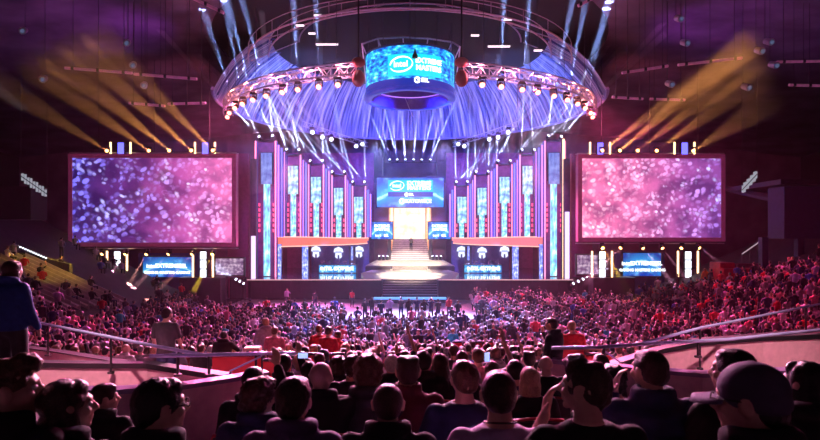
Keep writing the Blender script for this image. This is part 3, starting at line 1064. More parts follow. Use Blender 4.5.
YF = CYC - CR
titl = MB()
n = 24
for k in range(n):
    a, b = -1.75 + 4.35 * k / n, -1.75 + 4.35 * (k + 1) / n
    titl.add([((CR + .02) * sin(a / CR), CYC - (CR + .02) * cos(a / CR), CZ0 + 1.05), ((CR + .02) * sin(b / CR), CYC - (CR + .02) * cos(b / CR), CZ0 + 1.05),
              ((CR + .02) * sin(b / CR), CYC - (CR + .02) * cos(b / CR), CZ0 + 2.72), ((CR + .02) * sin(a / CR), CYC - (CR + .02) * cos(a / CR), CZ0 + 2.72)], [(0, 1, 2, 3)])
titl.build('title_field', glow('cyan_title', (.0, .62, .85), 1.25), cube)
before = set(cube.children)
oval_logo(cube, -.68, CZ0 + 1.92, YF - .02, 1.12)
text('EXTREME', .53, (1.52, YF - .03, CZ0 + 2.20), cube, G_text, bold=.018)
text('MASTERS', .53, (1.52, YF - .03, CZ0 + 1.66), cube, G_text, bold=.018)
emblem(cube, .55, CZ0 + .72, YF - .02, .45)
for o in cube.children:
    if o not in before:
        wrap(o, CR)
# small black projector on the front of the cylinder
p = at(415, 54, 42.2)
t = thing('projector', p, 'small black cone shaped device hung in front of the round video cylinder', 'projector')
MB().loft([[(p.x + r * cos(2 * pi * k / 10), p.y + r * sin(2 * pi * k / 10), p.z + z) for k in range(10)] for r, z in ((.22, -.3), (.2, -.1), (.1, .1), (.05, .35))]).build('body', M_black, t)
MB().tube([p + Vector((0, 0, .3)), p + Vector((0, 0, 6))], .015, 4).build('hanging_cable', M_black, t)

# ---------------------------------------------------------------- round lighting truss, two wings
TC, TR, TZ = 55.0, 17.0, 17.5


def tp(deg, dr=0, dz=0):
    a = radians(deg)
    return Vector(((TR + dr) * sin(a), TC - (TR + dr) * cos(a), TZ + dz))


for s_ in (-1, 1):
    side = 'left' if s_ < 0 else 'right'
    degs = [s_ * (13 + 2.2 * k) for k in range(30)]
    t = thing('curved_truss', tp(degs[0]), 'curved lattice lighting truss wing on the %s of the round video cylinder' % side, 'truss', 'curved truss wings')
    m_ = MB()
    for dr, dz in ((-.4, 0), (.4, 0), (-.4, .8), (.4, .8)):
        m_.tube([tp(d, dr, dz) for d in degs], .055, 6)
    m_.build('chord', M_steel, t)
    m_ = MB()
    for k in range(len(degs) - 1):
        a, b = degs[k], degs[k + 1]
        for (r0, z0, r1, z1) in ((-.4, 0, -.4, .8), (.4, 0, .4, .8), (-.4, 0, .4, 0), (-.4, .8, .4, .8)):
            m_.tube([tp(a, r0, z0), tp(b, r1, z1)] if k % 2 else [tp(a, r1, z1), tp(b, r0, z0)], .03, 4)
        m_.tube([tp(a, -.4, 0), tp(a, -.4, .8)], .025, 4)
    m_.build('lattice', M_steel, t)
    m_ = MB()
    for k in range(2, 30, 6):
        m_.tube([tp(degs[k], 0, .8), tp(degs[k], 0, 6.5)], .02, 4)
    m_.build('hanging_cable', M_dsteel, t)
    for k, dg in enumerate((16, 26, 37, 49, 61)):
        l = bpy.data.lights.new('truss_toner', 'POINT')  # point lights added inside the truss to light it and give halos
        l.energy = 300
        l.color = (1.0, .25, .40) if k < 3 else (1.0, .22, .16)
        l.shadow_soft_size = .1
        o = bpy.data.objects.new('truss_toner', l)
        COL.objects.link(o)
        o.location = tp(s_ * dg, 0, .4)
    # dark cloth-covered hoist at the inner end
    c = tp(s_ * 12)
    t = thing('hoist_cluster', c, 'dark red clustered hoist hanging at the inner end of the %s truss wing' % side, 'hoist', 'hoists by the cylinder')
    m_ = MB()
    m_.ball(c + Vector((0, 0, -.2)), (.45, .45, .6), 10, 7).ball(c + Vector((0, 0, .9)), (.5, .4, .35), 10, 6)
    m_.build('bag', mat('red_bag', (.35, .04, .05), .6), t, smooth=True)
    MB().tube([c + Vector((0, 0, .5)), c + Vector((0, 0, 6))], .06, 6).build('chain', M_black, t)
# rear lower truss of blue moving lights under the lantern
BT = []
for s_ in (-1, 1):
    pts = [at(mx(px, s_), py, Y) for px, py, Y in ((303, 126, 60), (318, 131, 62), (335, 137, 64), (352, 142, 66), (368, 147, 68))]
    t = thing('drop_truss', pts[0], 'straight dropped truss of blue lamps under the %s edge of the roof lantern' % ('left' if s_ < 0 else 'right'), 'truss', 'dropped trusses')
    m_ = MB()
    for dz in (0, .5):
        m_.tube([p + Vector((0, 0, dz)) for p in pts], .05, 5)
    for a, b in zip(pts, pts[1:]):
        for k in range(6):
            m_.tube([a.lerp(b, k / 6) + Vector((0, 0, .5 * (k % 2))), a.lerp(b, (k + 1) / 6) + Vector((0, 0, .5 * ((k + 1) % 2)))], .03, 4)
    m_.build('lattice', M_steel, t)
    m_ = MB()
    for p in pts:
        m_.tube([p, (p.x, p.y, 24)], .02, 4)
    m_.build('hanging_cable', M_dsteel, t)

# ---------------------------------------------------------------- moving head lamps and their beams


def haze_mat(name, dens, g=.25):
    m = bpy.data.materials.new(name)
    m.use_nodes = True
    n = m.node_tree
    n.nodes.clear()
    o = n.nodes.new('ShaderNodeOutputMaterial')
    v = n.nodes.new('ShaderNodeVolumeScatter')
    v.inputs['Density'].default_value = dens
    v.inputs['Anisotropy'].default_value = g
    n.links.new(v.outputs[0], o.inputs['Volume'])
    return m


HAZE_N, HAZE_W = haze_mat('haze_in_thin_beam', .35, .0), haze_mat('haze_in_wide_beam', .030, .0)
BN, BW = 20.0, 1.2       # strength of the narrow and the wide beams


def fixture_proto():
    t = thing('moving_head_lamp', (0, 0, 0), 'x', 'stage lamp')
    m_ = MB()
    m_.cbox((0, 0, .36), (.42, .30, .14))
    m_.build('base', M_black, t, bevel=.02)
    m_ = MB()
    m_.box((-.25, -.06, -.1), (-.20, .06, .32)).box((.20, -.06, -.1), (.25, .06, .32)).box((-.25, -.06, .27), (.25, .06, .33))
    m_.build('yoke', M_dsteel, t)
    m_ = MB()
    m_.loft([[(r * cos(2 * pi * k / 14), r * sin(2 * pi * k / 14), z) for k in range(14)] for r, z in ((.10, .24), (.16, .18), (.18, 0), (.20, -.22), (.17, -.24))])
    h = m_.build('lamp_head', M_black, t, smooth=True)
    m_ = MB()
    m_.loft([[(r * cos(2 * pi * k / 14), r * sin(2 * pi * k / 14), z) for k in range(14)] for r, z in ((.17, -.245), (.12, -.28), (.02, -.295))])
    m_.build('lens', G_lensP, h, smooth=True)
    return t


PF = fixture_proto()
used = [False]
t_new = [None]


def fixture(p, q, beams, label, group, lens, up=False, scale=1.0):
    """a lamp at p whose head points to q; beams = list of (target, angle, W, colour)"""
    if not used[0]:
        used[0] = True
        t = PF
    else:
        t = PF.copy()
        COL.objects.link(t)
        for ch in PF_KIDS:
            c = ch.copy()
            COL.objects.link(c)
            c.parent = t
            for g in PF_SUB.get(ch.name, ()):
                d = g.copy()
                COL.objects.link(d)
                d.parent = c
    t.location = p
    t.scale = (scale,) * 3
    t_new[0] = t
    t['label'] = label
    t['group'] = group
    hd = [c for c in t.children if c.name.startswith('lamp_head')][0]
    dv = (Vector(q) - Vector(p)).normalized()
    hd.rotation_euler = dv.to_track_quat('-Z', 'Y').to_euler()
    if up:
        t.rotation_euler = (pi, 0, 0)
        m = Matrix.Rotation(pi, 3, 'X')
        hd.rotation_euler = (m @ dv).to_track_quat('-Z', 'Y').to_euler()
    ln = hd.children[0]
    ln.material_slots[0].link = 'OBJECT'
    ln.material_slots[0].material = lens
    for (tq, an, W_, c_) in beams:
        dv = Vector(tq) - Vector(p)
        L_ = min(dv.length, 8.0) if abs(an - 9) < .1 else dv.length
        dd = dv.normalized()
        o0 = .45 * scale if up or dd.z < .3 else 1.5
        p0 = Vector(p) + dd * o0
        narrow = an < 3
        lamp('lamp_beam', p0, tq, an, W_ * (BN if narrow else BW), c_, r=.04, blend=.35)
        u = dd.orthogonal().normalized()
        v = dd.cross(u)
        rr = lambda l: .06 + tan(radians(an / 2)) * l * 1.02
        m_ = MB()
        m_.loft([[p0 + dd * l + (u * cos(2 * pi * k / 16) + v * sin(2 * pi * k / 16)) * rr(l) for k in range(16)] for l in (.03, L_ - o0)])
        b_ = m_.build('light_beam', HAZE_N if narrow else HAZE_W, None, smooth=True)  # cone of denser haze added so that the lamp's beam shows
        tag(b_, ('thin' if narrow else 'wide') + ' haze beam from the ' + label, 'light beam', 'light beams of the ' + group, 'stuff')
    return t


PF_KIDS = list(PF.children)
PF_SUB = {c.name: list(c.children) for c in PF_KIDS}
ordn = ['first', 'second', 'third', 'fourth', 'fifth', 'sixth', 'seventh', 'eighth', 'ninth', 'tenth', 'eleventh', 'twelfth']
r2 = random.Random(11)
PINK, ORG, BLU, WHT, YEL = (1.0, .34, .60), (1.0, .38, .09), (.30, .42, 1.0), (.62, .66, 1.0), (1.0, .62, .03)

for s_ in (-1, 1):
    side = 'left' if s_ < 0 else 'right'
    # pink-orange lamps along the truss wing
    for k, dg in enumerate((17, 22, 28, 33, 39, 45, 51, 57, 64, 70)):
        p = tp(s_ * dg, 0, -.45)
        q = Vector((p.x * .9 + r2.uniform(-2, 2), 70 + r2.uniform(-3, 3), 8))
        q2 = p + Vector((s_ * (.3 * k + r2.uniform(-.6, 1.6)), -1.5, 9)) * 2
        bm_ = [(Vector((p.x * .93 + r2.uniform(-1, 1), p.y + 1.5, p.z - 7)), 9, 5000, (.75, .40, 1.0))]
        if k >= 8:
            bm_ = []
        if k in (1, 2, 4, 5, 6, 7):
            bm_.append((q2, 6, 90000, BLU))
        fixture(p, (p.x, p.y - 9, p.z - 7), bm_, 'glowing pink lamp on the %s truss wing, %s from the round cylinder' % (side, ordn[k]), 'lamps on the %s truss wing' % side, G_lensP, scale=1.1)
    # narrow white beams rising from the pillar tops
    tops = [(260, 139, 60.5), (273, 138.5, 60.5), (287, 152, 64), (299.5, 152, 64), (311, 163, 67), (323, 163, 67), (333, 174, 70), (345, 174, 70), (353.5, 184, 73), (365, 184, 73)]
    for k, (px, py, Y) in enumerate(tops):
        p = at(mx(px, s_), py - 1.5, Y - .4)
        bm_ = []
        for j in range(2):
            dx = r2.uniform(-11, -2) if j == 0 else r2.uniform(-4, 5)
            q = p + Vector((-s_ * dx * .8, -13 + r2.uniform(-3, 3), 9.5 + r2.uniform(-2, 2)))
            bm_.append((q, 1.5, 26000, WHT if k < 4 else (.45, .55, 1)))
        fixture(p, bm_[0][0], bm_, 'small white lamp atop the %s pillar of the %s half, %s corner' % (order[k // 2], side, ['outer', 'inner'][k % 2]), 'lamps on the %s pillar tops' % side, G_lensW, up=True, scale=.8)
    # lamps of the dropped truss
    for k, (px, py, Y) in enumerate(((312, 132, 61), (322, 137, 62.5), (331, 139, 63.5), (356, 146, 66.5), (362, 144, 67.5))):
        p = at(mx(px, s_), py, Y)
        fixture(p, (0, 30, 8), [(Vector((p.x * .7, 64, DZ)), 8, 9000, (.45, .3, 1))] if k % 2 else [], 'blue white lamp on the %s dropped truss, %s from its outer end' % (side, ordn[k]), 'lamps on the dropped trusses', G_lensW, scale=1.2)
    # amber lamps above and below the video screen, long golden beams
    for k, px in enumerate((107.5, 149.5, 170, 192, 213.5)):
        px = px if s_ < 0 else (601.5, 619, 637, 656, 693)[k]
        p = at(px, 151.2, YS - .2)
        q = at(px - 95, 92 - 9 * k, 34) if s_ < 0 else at(px + (120, 105, 95, 85, 60)[k], (62, 66, 78, 90, 112)[k], 34)
        q = p + (q - p) * 1.15
        fixture(p, q, [(q, 5.2, (20000, 40000, 65000, 80000, 70000)[k] if s_ < 0 else (80000, 80000, 50000, 36000, 18000)[k], ORG)],
                'amber lamp on top of the %s video screen, %s from the %s' % (side, ordn[k], 'outer end' if s_ < 0 else 'stage'), 'amber lamps on top of the video screens', G_lensO, scale=.9)
    for k, px in enumerate((103, 126, 147, 169.5, 193, 213)):
        px = px if s_ < 0 else (602, 621.5, 642, 661.5, 682, 698)[k]
        p = at(px, 253 if s_ < 0 else 247, YS - .2)
        tx, ty, W_, c_ = [(-30, 285, 0, ORG), (-28, 292, 14000, PINK), (-22, 292, 26000, (1, .4, .35)), (-40, 292, 22000, (1, .4, .5)), (-36, 292, 22000, (1, .35, .3)), (-19, 291, 60000, YEL)][k]
        if s_ > 0:
            tx, ty, W_, c_ = [(17, 276, 60000, YEL), (-36, 282, 16000, PINK), (30, 282, 22000, (1, .4, .7)), (26, 280, 9000, PINK), (-20, 286, 0, ORG), (40, 275, 9000, PINK)][k]
        q = at(px + tx, ty, YS - 4)
        fixture(p, q, [(q, 7, W_, c_)] if W_ else [], 'amber lamp hung below the %s video screen, %s from the left' % (side, ordn[k]), 'amber lamps below the video screens', G_lensO if k != (5 if s_ < 0 else 0) else G_lensY, scale=.85)
    # thin white beams from the corner of the stage
    for k in range(3):
        p = at(245 - 4 * k if s_ < 0 else 572 + 5 * k, 284 - 2 * k, 53)
        q = at(212 if s_ < 0 else 608, 268 - 4 * k, 50)
        fixture(p, q, [(q, 1.6, 12000, WHT)], 'low white lamp at the %s stage corner, %s of three' % (side, ordn[k]), 'low lamps at the stage corners', G_lensW, up=True, scale=.7)
        st = t_new[0]
        m_ = MB()
        m_.tube([(0, 0, .34), (0, 0, p.z / .7)], .04, 6)
        so = m_.build('stand', M_dsteel, None)
        so.parent = st
    for k in range(3):
        p = Vector((s_ * (3.0 + .5 * k), 73.5, DZ + 1.25 + .34))
        q = p + Vector((s_ * (-2.2 + 2.2 * k), -2, 8))
        fixture(p, q, [(q, 4, 9000, (.3, .4, 1))], 'small blue floor lamp below the %s small screen, %s of three' % (side, ordn[k]), 'floor lamps below the small screens', G_lensW, up=True, scale=.8)
# six small lamps above the centre screen
for k, px in enumerate((390, 397.5, 405.5, 413.5, 421.5, 430)):
    p = at(px, 160.5, 74)
    q = p + Vector(((k - 2.5) * 3.2, -16, 18))
    fixture(p, q, [(q, 2.2, 22000, (.35, .45, 1)), (q + Vector((4 - 1.6 * k, 0, 0)), 2.0, 14000, (.3, .3, 1))], 'tiny white lamp in the row above the centre screen, %s from the left' % ordn[k], 'row of tiny lamps above the centre screen', G_lensW, up=True, scale=.7)
t = thing('lamp_bar', at(410, 162.5, 74), 'thin bar carrying the row of tiny lamps above the centre screen', 'lamp bar')
MB().tube([at(384, 162.5, 74.3), at(436, 162.5, 74.3)], .06, 6).build('bar', M_dsteel, t)
MB().tube([at(386, 162.5, 74.4), at(386, 110, 74.4)], .02, 4).tube([at(434, 162.5, 74.4), at(434, 110, 74.4)], .02, 4).build('hanging_cable', M_dsteel, t)
# fluorescent ceiling lights inside the lantern rim and odd hanging devices
for k, (px, py, wd, Y) in enumerate(((327, 44, 11, 44), (499, 46, 11, 44), (300, 25, 4, 42), (312, 33, 3.5, 42), (475, 35, 4, 42), (538, 50, 4, 42), (318, 15, 4, 42), (508, 19, 4, 42))):
    p = at(px, py, Y)
    h = wd * Y / FP
    t = thing('ceiling_light', p, ['long white tube light hung left of the cylinder frame', 'long white tube light hung right of the cylinder frame', 'small pale tilted light left in the roof, low one', 'small pale light just above the left tube light',
              'small pale tilted light above the right truss wing', 'small pale light near the right end of the roof opening', 'tiny pink light high on the left roof opening', 'tiny pink light high on the right roof opening'][k], 'ceiling light', 'lights in the roof opening')
    MB().box((p.x - h, Y - .1, p.z - .08), (p.x + h, Y + .1, p.z)).build('tube', glow('roof_tube', (1, .8, .9), 1.6), t)
    MB().box((p.x - h * 1.05, Y - .14, p.z), (p.x + h * 1.05, Y + .14, p.z + .1)).build('housing', M_dsteel, t)
    MB().tube([(p.x, Y, p.z + .1), (p.x, Y, 26)], .015, 4).build('hanging_cable', M_dsteel, t)
for k, (px, py, Y) in enumerate(((25, 30, 40), (45, 78, 40), (765, 41, 40), (756, 50, 40), (743, 86, 40), (676, 18, 40), (682, 42, 40), (128, 42, 40), (134, 64, 40), (770, 64, 40), (145, 84, 41), (667, 83, 41))):
    p = at(px, py, Y)
    t = thing('ceiling_spotlight', p, 'small unlit spotlight under the dark ceiling, %s' % ['high at the far left', 'lower at the far left', 'blue lit one at the right', 'just below the blue lit one at the right', 'above the right video screen', 'highest in the right row',
              'second highest in the right row', 'highest in the left row', 'second highest in the left row', 'beside the dim right pipes', 'third in the left row', 'third in the right row'][k], 'spotlight', 'unlit spotlights under the ceiling')
    m_ = MB()
    m_.tube([p, p + Vector((.15, -.5, -.25))], [.2, .26], 10)
    m_.build('lamp_head', mat('grey_can', (.4, .4, .5), .4, .4), t)
    m_ = MB()
    m_.ball(p + Vector((.16, -.53, -.27)), (.17, .06, .17), 10, 6)
    m_.build('lens', glow('dim_lens', (.4, .5, 1), .7 if k in (1, 2, 4) else .15), t)
    MB().tube([p, p + Vector((0, 0, 6))], .02, 4).build('hanging_cable', M_dsteel, t)
# tilted white sign panels of the side tiers
for s_ in (-1, 1):
    a, b = (at(21, 176, 44), at(47, 194, 44)) if s_ < 0 else (at(742, 190, 44), at(757, 174, 44))
    t = thing('hanging_sign', (a + b) / 2, 'tilted pale slatted sign hanging in the dark on the %s' % ('left beside the video screen' if s_ < 0 else 'right above the side tier'), 'sign')
    m_ = MB()
    n = 9
    for k in range(n):
        c = a.lerp(b, (k + .5) / n)
        m_.cbox(c, (.16, .05, .55 + .2 * (k % 2)))
    m_.build('slat', glow('dim_white', (.8, .85, 1), .35), t)
    m_ = MB()
    m_.tube([a, b], .05, 5).tube([a, a + Vector((0, 0, 8))], .02, 4).tube([b, b + Vector((0, 0, 8))], .02, 4)
    m_.build('bracket', M_dsteel, t)
# presenter is added with the people; haze fills the hall beyond the near seats
h = MB().box((-55, 17, .05), (55, 85.5, 31)).build('stage_haze', M_black)
hm = bpy.data.materials.new('thin_haze')
hm.use_nodes = True
hn = hm.node_tree
hn.nodes.clear()
ho = hn.nodes.new('ShaderNodeOutputMaterial')
hv = hn.nodes.new('ShaderNodeVolumeScatter')
hv.inputs["Density"].default_value = .0007
hv.inputs['Anisotropy'].default_value = .2
hn.links.new(hv.outputs[0], ho.inputs['Volume'])
h.data.materials.clear()
h.data.materials.append(hm)
tag(h, 'thin stage haze filling the hall over the floor', 'haze', kind='stuff')

# ---------------------------------------------------------------- parapets and rails between the tiers


def plan(pts):
    """plan points and heights from (px, Y, z)"""
    return [((px - 410) * Y / FP, Y) for px, Y, z in pts], [z for px, Y, z in pts]


def parapet(pts, zb, th, name, m, mc, cop=.06, ch=.07):
    pa, zz = plan(pts)
    struct(MB().ribbon(pa, zb, zz, th).build('wall_' + name, m))
    struct(MB().ribbon(pa, zz, [z + ch for z in zz], th + cop).build('trim_' + name, mc))


# far stair parapet, way-out wall and the near curved wall, left then right
parapet([(-120, 12.8, 4.13), (0, 12.3, 4.13), (60, 11.6, 4.10), (125, 11.0, 4.02)], 2.4, .15, 'far_parapet_left', M_wood, M_coping, ch=.02)
parapet([(-160, 10.3, 4.16), (0, 10.1, 4.16), (90, 10.0, 4.16), (150, 9.9, 4.18), (190, 9.6, 4.14), (228, 9.3, 4.12)], 2.6, .16, 'exit_wall_left', M_wood, M_coping, ch=.09)
parapet([(-200, 7.3, 4.45), (0, 7.3, 4.45), (120, 7.35, 4.45), (180, 7.55, 4.45), (225, 7.9, 4.45), (266, 8.3, 4.45)], 2.8, .16, 'curved_wall_left', M_wood2, M_ledge, ch=.06)
parapet([(690, 13.2, 4.05), (760, 13.6, 4.10), (820, 14.2, 4.14), (980, 15, 4.2)], 2.2, .15, 'far_parapet_right', M_wood, M_coping, ch=.02)
parapet([(611, 10.2, 4.10), (660, 11.0, 4.22), (700, 11.5, 4.27), (760, 11.9, 4.29), (820, 12.1, 4.30), (980, 12.4, 4.3)], 2.4, .16, 'exit_wall_right', M_wood, M_coping, ch=.09)
parapet([(552, 9.1, 4.45), (615, 8.75, 4.43), (700, 8.4, 4.40), (820, 8.6, 4.42), (980, 8.6, 4.42)], 2.8, .16, 'curved_wall_right', M_wood2, M_ledge, ch=.06)


def railing(pts, posts, zb, label, side, rad=.028):
    P = [at(px, py, Y) for px, py, Y in pts]
    t = thing('guard_rail', P[len(P) // 2], label, 'railing')
    MB().tube(P, rad, 8).build('handrail', M_rail, t, smooth=True)
    for (px, Y, z0) in posts:
        # height of the handrail at this place
        for a, b in zip(pts, pts[1:]):
            if min(a[0], b[0]) <= px <= max(a[0], b[0]):
                f = (px - a[0]) / (b[0] - a[0])
                q = at(*[a[i] + (b[i] - a[i]) * f for i in range(3)])
                m_ = MB()
                m_.tube([(q.x, q.y, z0), (q.x, q.y, q.z - .02)], .022, 6)
                m_.tube([(q.x, q.y, z0), (q.x, q.y, z0 + .03)], .06, 8)
                m_.build('post', M_coping, t)
                break
    return t


railing([(-40, 306, 12.6), (0, 315, 12), (100, 335, 10), (160, 347, 8.8), (207, 355.5, 8.05)], [(48, 11, 4.14), (111, 10, 4.1), (-10, 12, 4.14)], 4, 'blue lit handrail sloping down from the dark gallery to the level rail', 'left')
railing([(150, 356.2, 8.0), (205, 355, 8.0), (262, 353.5, 8.3), (304, 353, 8.6)], [(178, 8, 4.5), (209, 8, 4.5), (256, 8.25, 4.5)], 4, 'level blue white handrail on the curved wall, beyond the man in glasses', 'left')
railing([(552, 348, 8.6), (600, 347, 8.6), (660, 343, 9.0), (728, 339.5, 9.4), (820, 330, 10.2)], [(698, 9.2, 4.5), (604, 8.6, 4.5), (640, 8.85, 4.5)], 4, 'level blue white handrail on the curved wall behind the man in the puffer jacket', 'right')
railing([(640, 344, 8.9), (700, 328, 10.5), (760, 316, 12), (820, 304, 14), (870, 295, 15)], [(806, 13.3, 4.0), (700, 10.5, 4.0)], 4, 'blue lit handrail rising towards the red side of the crowd', 'right')
# short lower rails of the stair between the walls
for s_ in (-1, 1):
    a, b = (at(230, 371, 8.2), at(262, 356, 8.2)) if s_ < 0 else (at(603, 350, 9), at(620, 362, 9))
    t = thing('stair_rail', a, 'thin slanted stair rail under the level handrail, %s' % ('beside the red barrier' if s_ < 0 else 'beside the curly haired head'), 'railing')
    MB().tube([a, b], .015, 6).build('handrail', M_rail, t)
    MB().tube([a, (a.x, a.y, a.z - .5)], .015, 6).tube([b, (b.x, b.y, b.z - .9)], .015, 6).build('post', M_coping, t)

# red barriers and cream boxes on the walkway between the handrails
for k, (x0, x1, y0, y1, Y) in enumerate(((212, 262, 357, 378, 11.2), (300, 344, 356, 377, 10.6), (262, 298, 362, 380, 11.0), (556, 584, 350, 372, 11.4), (586, 612, 356, 374, 11.2), (452, 500, 343, 352, 20))):
    a, b = at(x0, y1, Y), at(x1, y0, Y)
    zf = max(0, 5.0 - .18 * (Y + .8)) 
    t = thing('red_barrier', ((a.x + b.x) / 2, Y, zf), ['low red barrier under the level handrail, beside the curved wall', 'bright red barrier panel right behind the bald head', 'red barrier panel behind the dark head with raised arms', 'red barrier panel below the man in orange and black',
              'red barrier panel beside the cream box, near the curly head', 'small red barrier across the crowd below the blue top person'][k], 'barrier', 'red barriers')
    MB().box((a.x, Y, max(zf + .1, a.z)), (b.x, Y + .06, b.z)).build('panel', M_redp, t, bevel=.012)
    m_ = MB()
    for x in (a.x + .06, (a.x + b.x) / 2, b.x - .06):
        m_.box((x - .025, Y + .06, zf - .05), (x + .025, Y + .12, b.z + .05))
    m_.box((a.x, Y + .05, b.z), (b.x, Y + .1, b.z + .05))
    m_.build('post_frame', M_coping, t)
for s_, px in ((-1, 251), (1, 594)):
    Y = 11.5
    a, b = at(px - 8, 357.5, Y), at(px + 8, 348, Y)
    zf = 5.0 - .18 * (Y + .8)
    t = thing('cream_box', ((a.x + b.x) / 2, Y, zf), 'cream box with two dark square holes %s' % ('near the person in the pink shirt' if s_ < 0 else 'beside the man in the red shirt'), 'box', )
    MB().box((a.x, Y, zf), (b.x, Y + .25, b.z)).build('body', mat('cream_paint', (.75, .55, .38), .6), t, bevel=.01)
    m_ = MB()
    for f in (.3, .62):
        x = a.x + (b.x - a.x) * f
        m_.box((x - .03, Y - .01, a.z + .06), (x + .03, Y + .001, a.z + .14))
    m_.build('opening', M_coping, t)

# ---------------------------------------------------------------- empty seat rows on the left bank, red box and rail on the right bank
for k in range(9):
    Y = 41.5 - 1.0 * k
    pa = []
    for j in range(12):
        x = -28.5 + .62 * j + .35 * k * 0
        pa.append((x, Y + .12 * j))
    z = [terr(x, y) for x, y in pa]
    t = thing('bench_row', (pa[5][0], pa[5][1], z[5]), 'empty seat row catching yellow light on the left bank, %s from the top' % ordn[k], 'seat row', 'empty seat rows on the left bank')
    MB().ribbon(pa, [q + .05 for q in z], [q + .62 for q in z], .06).build('backs', mat('grey_seat', (.45, .40, .40), .5), t)
    MB().ribbon([(x, y - .25) for x, y in pa], [q + .30 for q in z], [q + .38 for q in z], .42).build('seats', mat('grey_seat', (0, 0, 0)), t)
lamp('bank_light', (-22, 52, 13), (-26.5, 39.5, 3), 22, 90000, (1.0, .60, .04), r=.1, blend=.6)
a, b = at(723, 279, 44), at(741, 263, 44)
t = thing('commentary_box', ((a.x + b.x) / 2, 44, a.z), 'long red lit barrier box on the right bank above the crowd', 'barrier box')
MB().box((a.x, 44, a.z - 1), (at(782, 0, 44).x, 46, b.z - .45)).build('front_panel', M_redp, t, bevel=.04)  # red light falling on the box put into its paint colour
MB().box((a.x, 44.4, b.z - .45), (at(738, 0, 44).x, 46, b.z)).build('raised_end', M_redp, t, bevel=.04)
MB().box((at(738, 0, 44).x, 45.4, b.z - .45), (at(782, 0, 44).x, 45.6, b.z - .1)).build('rear_panel', M_maroon, t)
a, b = at(742, 254, 46), at(765, 238, 48)
t = thing('bank_handrail', a, 'pale slanted handrail on the dark right bank above the red barrier box', 'railing')
MB().tube([a, b], .05, 6).build('handrail', glow('pale_rail', (1, .7, .85), .35), t)  # light on the handrail put in as a glow of its own
for f in (0, .33, .66, 1):
    p = a.lerp(b, f)
    MB().tube([p, (p.x, p.y, p.z - 1.2)], .03, 5).build('post', M_dsteel, t)
a, b = at(18, 246, 42), at(46, 258, 42)
t = thing('step_lights', a, 'dotted line of small white lights along a dark gallery edge on the left', 'lights')
m_ = MB()
for k in range(12):
    p = a.lerp(b, k / 11)
    m_.cbox(p, (.12, .05, .1))
m_.build('lamp', G_white, t)
MB().tube([a + Vector((0, .1, 0)), b + Vector((0, .1, 0))], .06, 5).build('rail', M_dsteel, t)
struct(MB().ribbon([(a.x - 5, 42.6), (b.x + 1.5, 42.6)], 3.6, [a.z + .9, b.z - .5], .4).build('wall_left_gallery', M_black))

# ---------------------------------------------------------------- folding seats of the near tier
M_seat = mat('seat_plastic', (.05, .02, .03), .35, scale=5)
M_seatred = mat('seat_red_edge', (.50, .02, .04), .35)


def seat_proto():
    t = thing('arena_seat', (0, 0, 0), 'x', 'seat')
    m_ = MB()
    rings = []
    for k in range(7):
        f = k / 6
        z = .42 + .44 * f
        y = -.22 - .07 * f
        wd = .235 - .03 * (f > .9)
        rings.append([(-wd, y - .02, z), (wd, y - .02, z), (wd, y + .015, z), (-wd, y + .015, z)])
    m_.loft(rings)
    m_.build('seat_back', M_seat, t, bevel=.008)
    MB().tube([(-.22, -.285, .80), (-.2, -.3, .865), (0, -.3, .88), (.2, -.3, .865), (.22, -.285, .80)], .013, 6).build('back_edge', M_seatred, t, smooth=True)
    m_ = MB()
    m_.box((-.23, -.2, .40), (.23, .22, .45))
    m_.build('seat_pan', M_seat, t, bevel=.012)
    for x in (-.2, .2):
        m_ = MB()
        m_.box((x - .02, -.2, 0), (x + .02, -.14, .42)).box((x - .02, -.2, .34), (x + .02, .1, .40))
        m_.build('leg', M_dsteel, t)
    return t


SEAT = seat_proto()
SEAT_K = list(SEAT.children)
seat_used = [False]


def seat(x, y, z, label, group):
    if not seat_used[0]:
        seat_used[0] = True
        t = SEAT
    else:
        t = SEAT.copy()
        COL.objects.link(t)
        for c in SEAT_K:
            d = c.copy()
            COL.objects.link(d)
            d.parent = t
    t.location = (x, y, z)
    t['label'] = label
    t['group'] = group
    return t

# ---------------------------------------------------------------- people


def skin_mat(name, c):
    return mat(name, c, .5, scale=25, var=.06)


SKIN = [skin_mat('fair_skin', (.62, .38, .29)), skin_mat('tan_skin', (.50, .29, .20)), skin_mat('pink_skin', (.68, .42, .36))]


def hair_mat(name, c):
    if name in MATS:
        return MATS[name]
    m = mat(name, c, .42, scale=140, var=.5, bump=.35)
    return m


HAIR = {'black': hair_mat('black_hair', (.012, .009, .009)), 'dark brown': hair_mat('dark_brown_hair', (.045, .022, .014)), 'brown': hair_mat('brown_hair', (.11, .055, .03)),
        'fair': hair_mat('fair_hair', (.42, .28, .15)), 'grey': hair_mat('grey_hair', (.35, .33, .33)), 'ginger': hair_mat('ginger_hair', (.30, .10, .03))}
CLOTH = {'black': (.014, .013, .016), 'charcoal': (.04, .038, .045), 'navy': (.015, .022, .08), 'white': (.72, .70, .72), 'grey': (.28, .27, .29), 'red': (.60, .025, .04),
         'pink': (.72, .22, .30), 'lilac': (.50, .38, .62), 'blue': (.06, .12, .50), 'maroon': (.16, .02, .035), 'teal': (.02, .38, .42), 'olive': (.10, .10, .05), 'orange': (.65, .22, .04), 'plum': (.10, .06, .17), 'dark blue': (.02, .06, .26)}


def cloth(c):
    return mat(c.replace(' ', '_') + '_cloth', CLOTH[c], .8, scale=14, var=.25, bump=.25)


